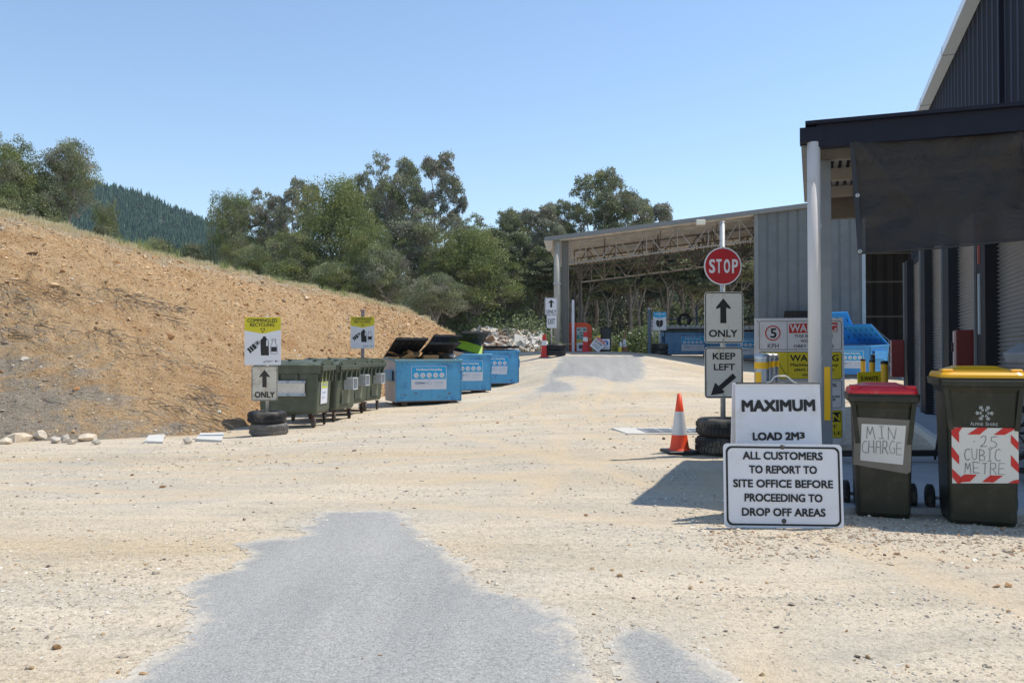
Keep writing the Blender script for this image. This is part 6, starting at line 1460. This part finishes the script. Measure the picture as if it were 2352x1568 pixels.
b = MB(); text(b, "OIL", px0 + .1, h_ * .48, px1 - .1, h_ * .54, -.056, .02); b.build("lettering", white_sign, r)
# chain with hanging notices
r = thing("rope_barrier", (2.3, 31.6, 1.1), "yellow rope strung low across the tarmac at the shed entrance", "rope")
def W3(u, v, Y): p = P(u, v, Y); return Vector((p[0] - 2.3, p[1] - 31.6, p[2] - 1.1))
b = MB(); b.tube([W3(1267, 783, 31.2), W3(1290, 790, 31.5), W3(1320, 790, 31.9), W3(1343, 782, 32)], .012, 5); b.tube([W3(1346, 776, 32), W3(1370, 782, 32.2), W3(1395, 791, 32.5), W3(1430, 793, 32.8), W3(1470, 786, 33.4), W3(1490, 776, 33.8)], .012, 5); b.build("rope", M("rope_yellow", (.4, .34, .14), .8), r)
s = F / 32; o = thing("no_entry_notice", P(1364, 801, 32.0), "tilted white NO ENTRY notice hanging from the rope", "notice sign"); o.rotation_euler = (0, R(38), 0)
MB().poly([(-.20, 0), (.22, 0), (.22, .48), (-.20, .48)], 0, .006).build("panel", white_sign, o)
MB().poly([(-.20, .36), (.22, .36), (.22, .48), (-.20, .48)], -.003).build("header", M("notice_pink", (.45, .2, .2), .5), o)
b = MB(); text(b, "NO ENTRY", -.16, .24, .18, .33, -.004, .02); 
for zz in (.19, .14, .09): b.strip([(-.15, zz), (.16, zz)], .016, -.004)
b.build("lettering", black_ink, o)
MB().poly([(-.26, .36), (-.12, .60), (-.04, .40)], .01, .004).build("yellow_tag", yellow_ink, o)
Y = 32.6; x = (1391 - 1176) / F * Y; z = gt(x, Y); bollard("bollard", x, Y, .21, .95, M("bollard_black", (.03, .03, .03), .6), "stubby black bollard carrying a small blue and white notice", "far bollards", None, black_pl)
s = F / 32.3; o = thing("safety_notice", P(1391, 802, 32.3), "small white notice with a blue round symbol on the stubby bollard", "notice sign")
MB().poly([(-.16, 0), (.16, 0), (.16, .40), (-.16, .40)], 0, .006).build("panel", white_sign, o); MB().poly(circ(0, .24, .11, 24), -.003).build("blue_symbol", M("symbol_blue", (.02, .12, .42), .5), o)
b = MB(); b.poly(circ(0, .27, .035, 12), -.006); b.poly([(-.045, .16), (.045, .16), (.03, .235), (-.03, .235)], -.006); b.build("figure", white_sign, o)
b = MB(); b.strip([(-.11, .06), (.11, .06)], .02, -.003); b.build("small_print", grey_ink, o)
cone((1434 - 1176) / F * 33.2, 33.2, .78, "faded old traffic cone far off at the tarmac's end", orange=M("cone_faded", (.30, .13, .07), .7, var=.2))
o = thing("warning_block", (*P(1424, 800, 32.6)[:2], g1(P(1424, 800, 32.6)[0], 32.6)), "small yellow and white marker next to the faded cone", "marker"); b = MB(); b.box((0, 0, .10), (.12, .05, .2)); b.build("lower_half", yellow_ink, o); MB().box((.03, 0, .30), (.06, .05, .2)).build("upper_half", white_sign, o)
Y = 34.5; x = (1491.5 - 1176) / F * Y; bollard("steel_post", x, Y, .075, 1.95, M("post_blue_grey", (.10, .14, .19), .5), "slim blue grey steel post left of the cardboard sign", "far posts", None, None)
r, s, x, z, vb = far_sign(1515, 34.6, "blue and white Cardboard sign with a black open box on a tyre base", name="cardboard_sign"); u0 = 1515
MB().tube([(0, .04, 0), (0, .04, lz(716))], .045, 8).build("pole", bpy.data.materials["pole_cream"], r)
MB().poly(rrect(lx(1500), lz(758), lx(1530.5), lz(716.5), .01, 2), 0, .008).build("panel", white_sign, r)
MB().poly([(lx(1500), lz(716.5)), (lx(1530.5), lz(716.5)), (lx(1530.5), lz(727)), (lx(1515), lz(731)), (lx(1500), lz(727))], -.003).build("blue_header", sticker_blue, r)
b = MB(); text(b, "CARDBOARD", lx(1503), lz(723), lx(1528), lz(719.5), -.006, .02); b.ring(circ(lx(1515), lz(727.5), .028, 14), circ(lx(1515), lz(727.5), .018, 14), -.006); b.build("lettering", white_sign, r)
b = MB(); b.poly([(lx(u), lz(v)) for u, v in ((1506, 738), (1510, 734), (1515, 737), (1520, 734), (1524, 738), (1522, 740), (1524, 743), (1522, 744), (1522, 748), (1515, 752), (1508, 748), (1508, 744), (1506, 743), (1508, 740))], -.003); b.build("box_symbol", black_ink, r)
tyre_stack(x + .0, 34.6, z, .34, [.24, .26], [rubber, rubber], ["lower black tyre under the cardboard sign", "upper black tyre under the cardboard sign"], "tyres under the cardboard sign")
o = thing("blank_plate", (*P(1497, 800, 35.2)[:2], g1(P(1497, 800, 35.2)[0], 35.2)), "white plate half hidden behind the cardboard sign", "sign"); MB().poly([(-.05, 1.05), (.25, 1.05), (.25, 1.52), (-.05, 1.52)], 0, .01).build("panel", white_sign, o); MB().tube([(.1, .03, 0), (.1, .03, 1.5)], .025, 8).build("pole", galv, o); b = MB(); b.ring(circ(.05, 1.32, .10, 20), circ(.05, 1.32, .08, 20), -.004); b.build("ring_mark", black_ink, o)
# rail behind with a tyre leaning on it
r = thing("steel_rail", (7.0, 39.0, 1.1), "thin blue grey steel rail behind the pale-lidded skip", "rail")
def W4(u, v, Y): p = P(u, v, Y); return Vector((p[0] - 7, p[1] - 39, p[2] - 1.1))
b = MB(); b.tube([W4(1496, 733, 39), W4(1618, 731, 39), W4(1740, 731, 39)], .035, 6); b.build("rail", bpy.data.materials["post_blue_grey"], r)
for u in (1600, 1690): b = MB(); b.tube([W4(u, 700, 39), W4(u, 813, 39)], .05, 8); b.build("post", bpy.data.materials["post_blue_grey"], r)
o = thing("tyre", P(1570.5, 735.5, 38.6), "black tyre hung upright above the pale-lidded skip", "tyre"); b = MB(); tyre(b, 0, 0, 0, .32, .2, tilt=rotm(R(90), 0, 0)); b.build("tread", rubber, o)

# concrete rubble pile: broken slabs
b = MB(); rs_ = random.Random(4)
for k_ in range(760):
    u = rs_.uniform(1072, 1252); t_ = rs_.random() ** .8; Y = 47.5 - 3.0 * (1 - t_) + rs_.uniform(0, 1.2)
    topv = np.interp(u, [1070, 1085, 1110, 1160, 1200, 1240, 1252], [785, 758, 752, 754, 756, 762, 790]); zt = P(u, topv, 47)[2]; zb = gt((u - 1176) / F * Y, Y)
    x, _, _ = P(u, 800, Y); zz = zb + (zt - zb - .1) * t_ * rs_.uniform(.75, 1.0) + .05; sz = rs_.choice([.13, .2, .26, .32, .42]) * rs_.uniform(.7, 1.3)
    b.box((x, Y, zz), (sz * rs_.uniform(.9, 2.0), sz * rs_.uniform(.7, 1.3), rs_.uniform(.07, .14)), rotm(rs_.gauss(0, .6), rs_.gauss(0, .55), rs_.uniform(0, 3)), rs_.choice([0, 0, 0, 1, 1, 2, 3]), bev=0)
tag(b.build("rubble_pile", [M("rubble_white", (.66, .63, .57), .9, var=.15), M("rubble_tan", (.58, .50, .39), .9, var=.15), M("rubble_grey", (.40, .385, .35), .9, var=.2), M("rubble_brown", (.28, .17, .11), .9, var=.2)]), "pile of broken pale concrete slabs in front of the wood", "rubble pile", kind='stuff')
b = MB()
for k_ in range(10):
    u = 1192 + k_ * 6.2; x, y_, _ = P(u, 806, 41); zb = gt(x, y_); b.tube([(x, y_, zb - .1), (x + random.gauss(0, .03), y_, zb + random.uniform(.2, .5))], .012, 4)
tag(b.build("wire_fence", rust, None), "low rusty stakes in front of the rubble pile", "fence")

# rocks at the toe of the slope, far left
GR = "pale rocks at the foot of the slope"
for k_, (u, v, w_, h_, lb) in enumerate([(12, 1002, 34, 18, "flat grey rock at the photo's far left edge of the slope foot"), (45, 995, 60, 30, "largest pale rock low on the far left"), (92, 992, 42, 30, "tall pale rock right of the largest one"), (128, 1000, 30, 20, "small grey rock in the middle of the row"), (150, 998, 26, 24, "upright brown-edged rock in the row"), (200, 995, 44, 24, "last big pale rock at the row's right end"), (165, 1003, 22, 14, "little rock in front of the upright one"), (222, 1003, 24, 14, "small dark-edged rock closing the row"), (432, 1000, 24, 18, "lone white rock right of the row on the gravel"), (372, 990, 20, 13, "brown rock above the white concrete slab")]):
    x, y_ = GH(u, v + 19); s = F / y_; n_ = rng.integers(0, 99); v_ = IV * (1 + rng.normal(0, .17, (12, 1))) * np.array([w_ / s / 2, w_ / s * .4, h_ / s / 2]); 
    me = np_mesh("rock", v_, IF, M("rock_pale%d" % k_, random.choice([(.56, .48, .37), (.50, .45, .38), (.60, .50, .38)]), .9, var=.25, scale=8, bump=.3)); o = link("rock", me, None, (x, y_, gt(x, y_) + h_ / s * .38), random.uniform(0, 3)); tag(o, lb, "rock", GR)
for (u0_, u1_, v_, lb) in ((332, 378, 1014, "left white concrete slab end at the foot of the slope"), (450, 514, 1009, "right white concrete slab end near the sign's tyres")):
    pts = [GH(u0_, v_ + 4), GH(u1_ - 4, v_ + 4), GH(u1_, v_ - 7), GH(u0_ + 10, v_ - 5)]; z = max(gt(*p) for p in pts) + .03
    o = MB().add([(*p, z) for p in pts] + [(*p, z - .2) for p in pts], [(0, 1, 2, 3), (1, 0, 4, 5), (2, 1, 5, 6), (3, 2, 6, 7), (0, 3, 7, 4)]).build("concrete_block", conc_white); tag(o, lb, "concrete slab", "white slab ends")

for q in list(bpy.data.objects):
    if q.name in ("tmp_text",) or (q.type == 'EMPTY' and not q.children and q.name not in COL.objects): bpy.data.objects.remove(q)
for q in list(bpy.data.objects):
    if q.type == 'EMPTY' and not q.children: bpy.data.objects.remove(q)

# ------------------------------------------------------------------ air
m, t, bsd = newmat("air"); t.nodes.remove(bsd); vol = N(t, "ShaderNodeVolumePrincipled"); vol.inputs["Color"].default_value = (.62, .80, 1, 1); vol.inputs["Density"].default_value = .00022; vol.inputs["Anisotropy"].default_value = 0
t.links.new(vol.outputs[0], t.nodes["Material Output"].inputs["Volume"])
tag(MB().box((0, 420, 40), (1960, 1010, 200)).build("haze", m), kind='stuff')
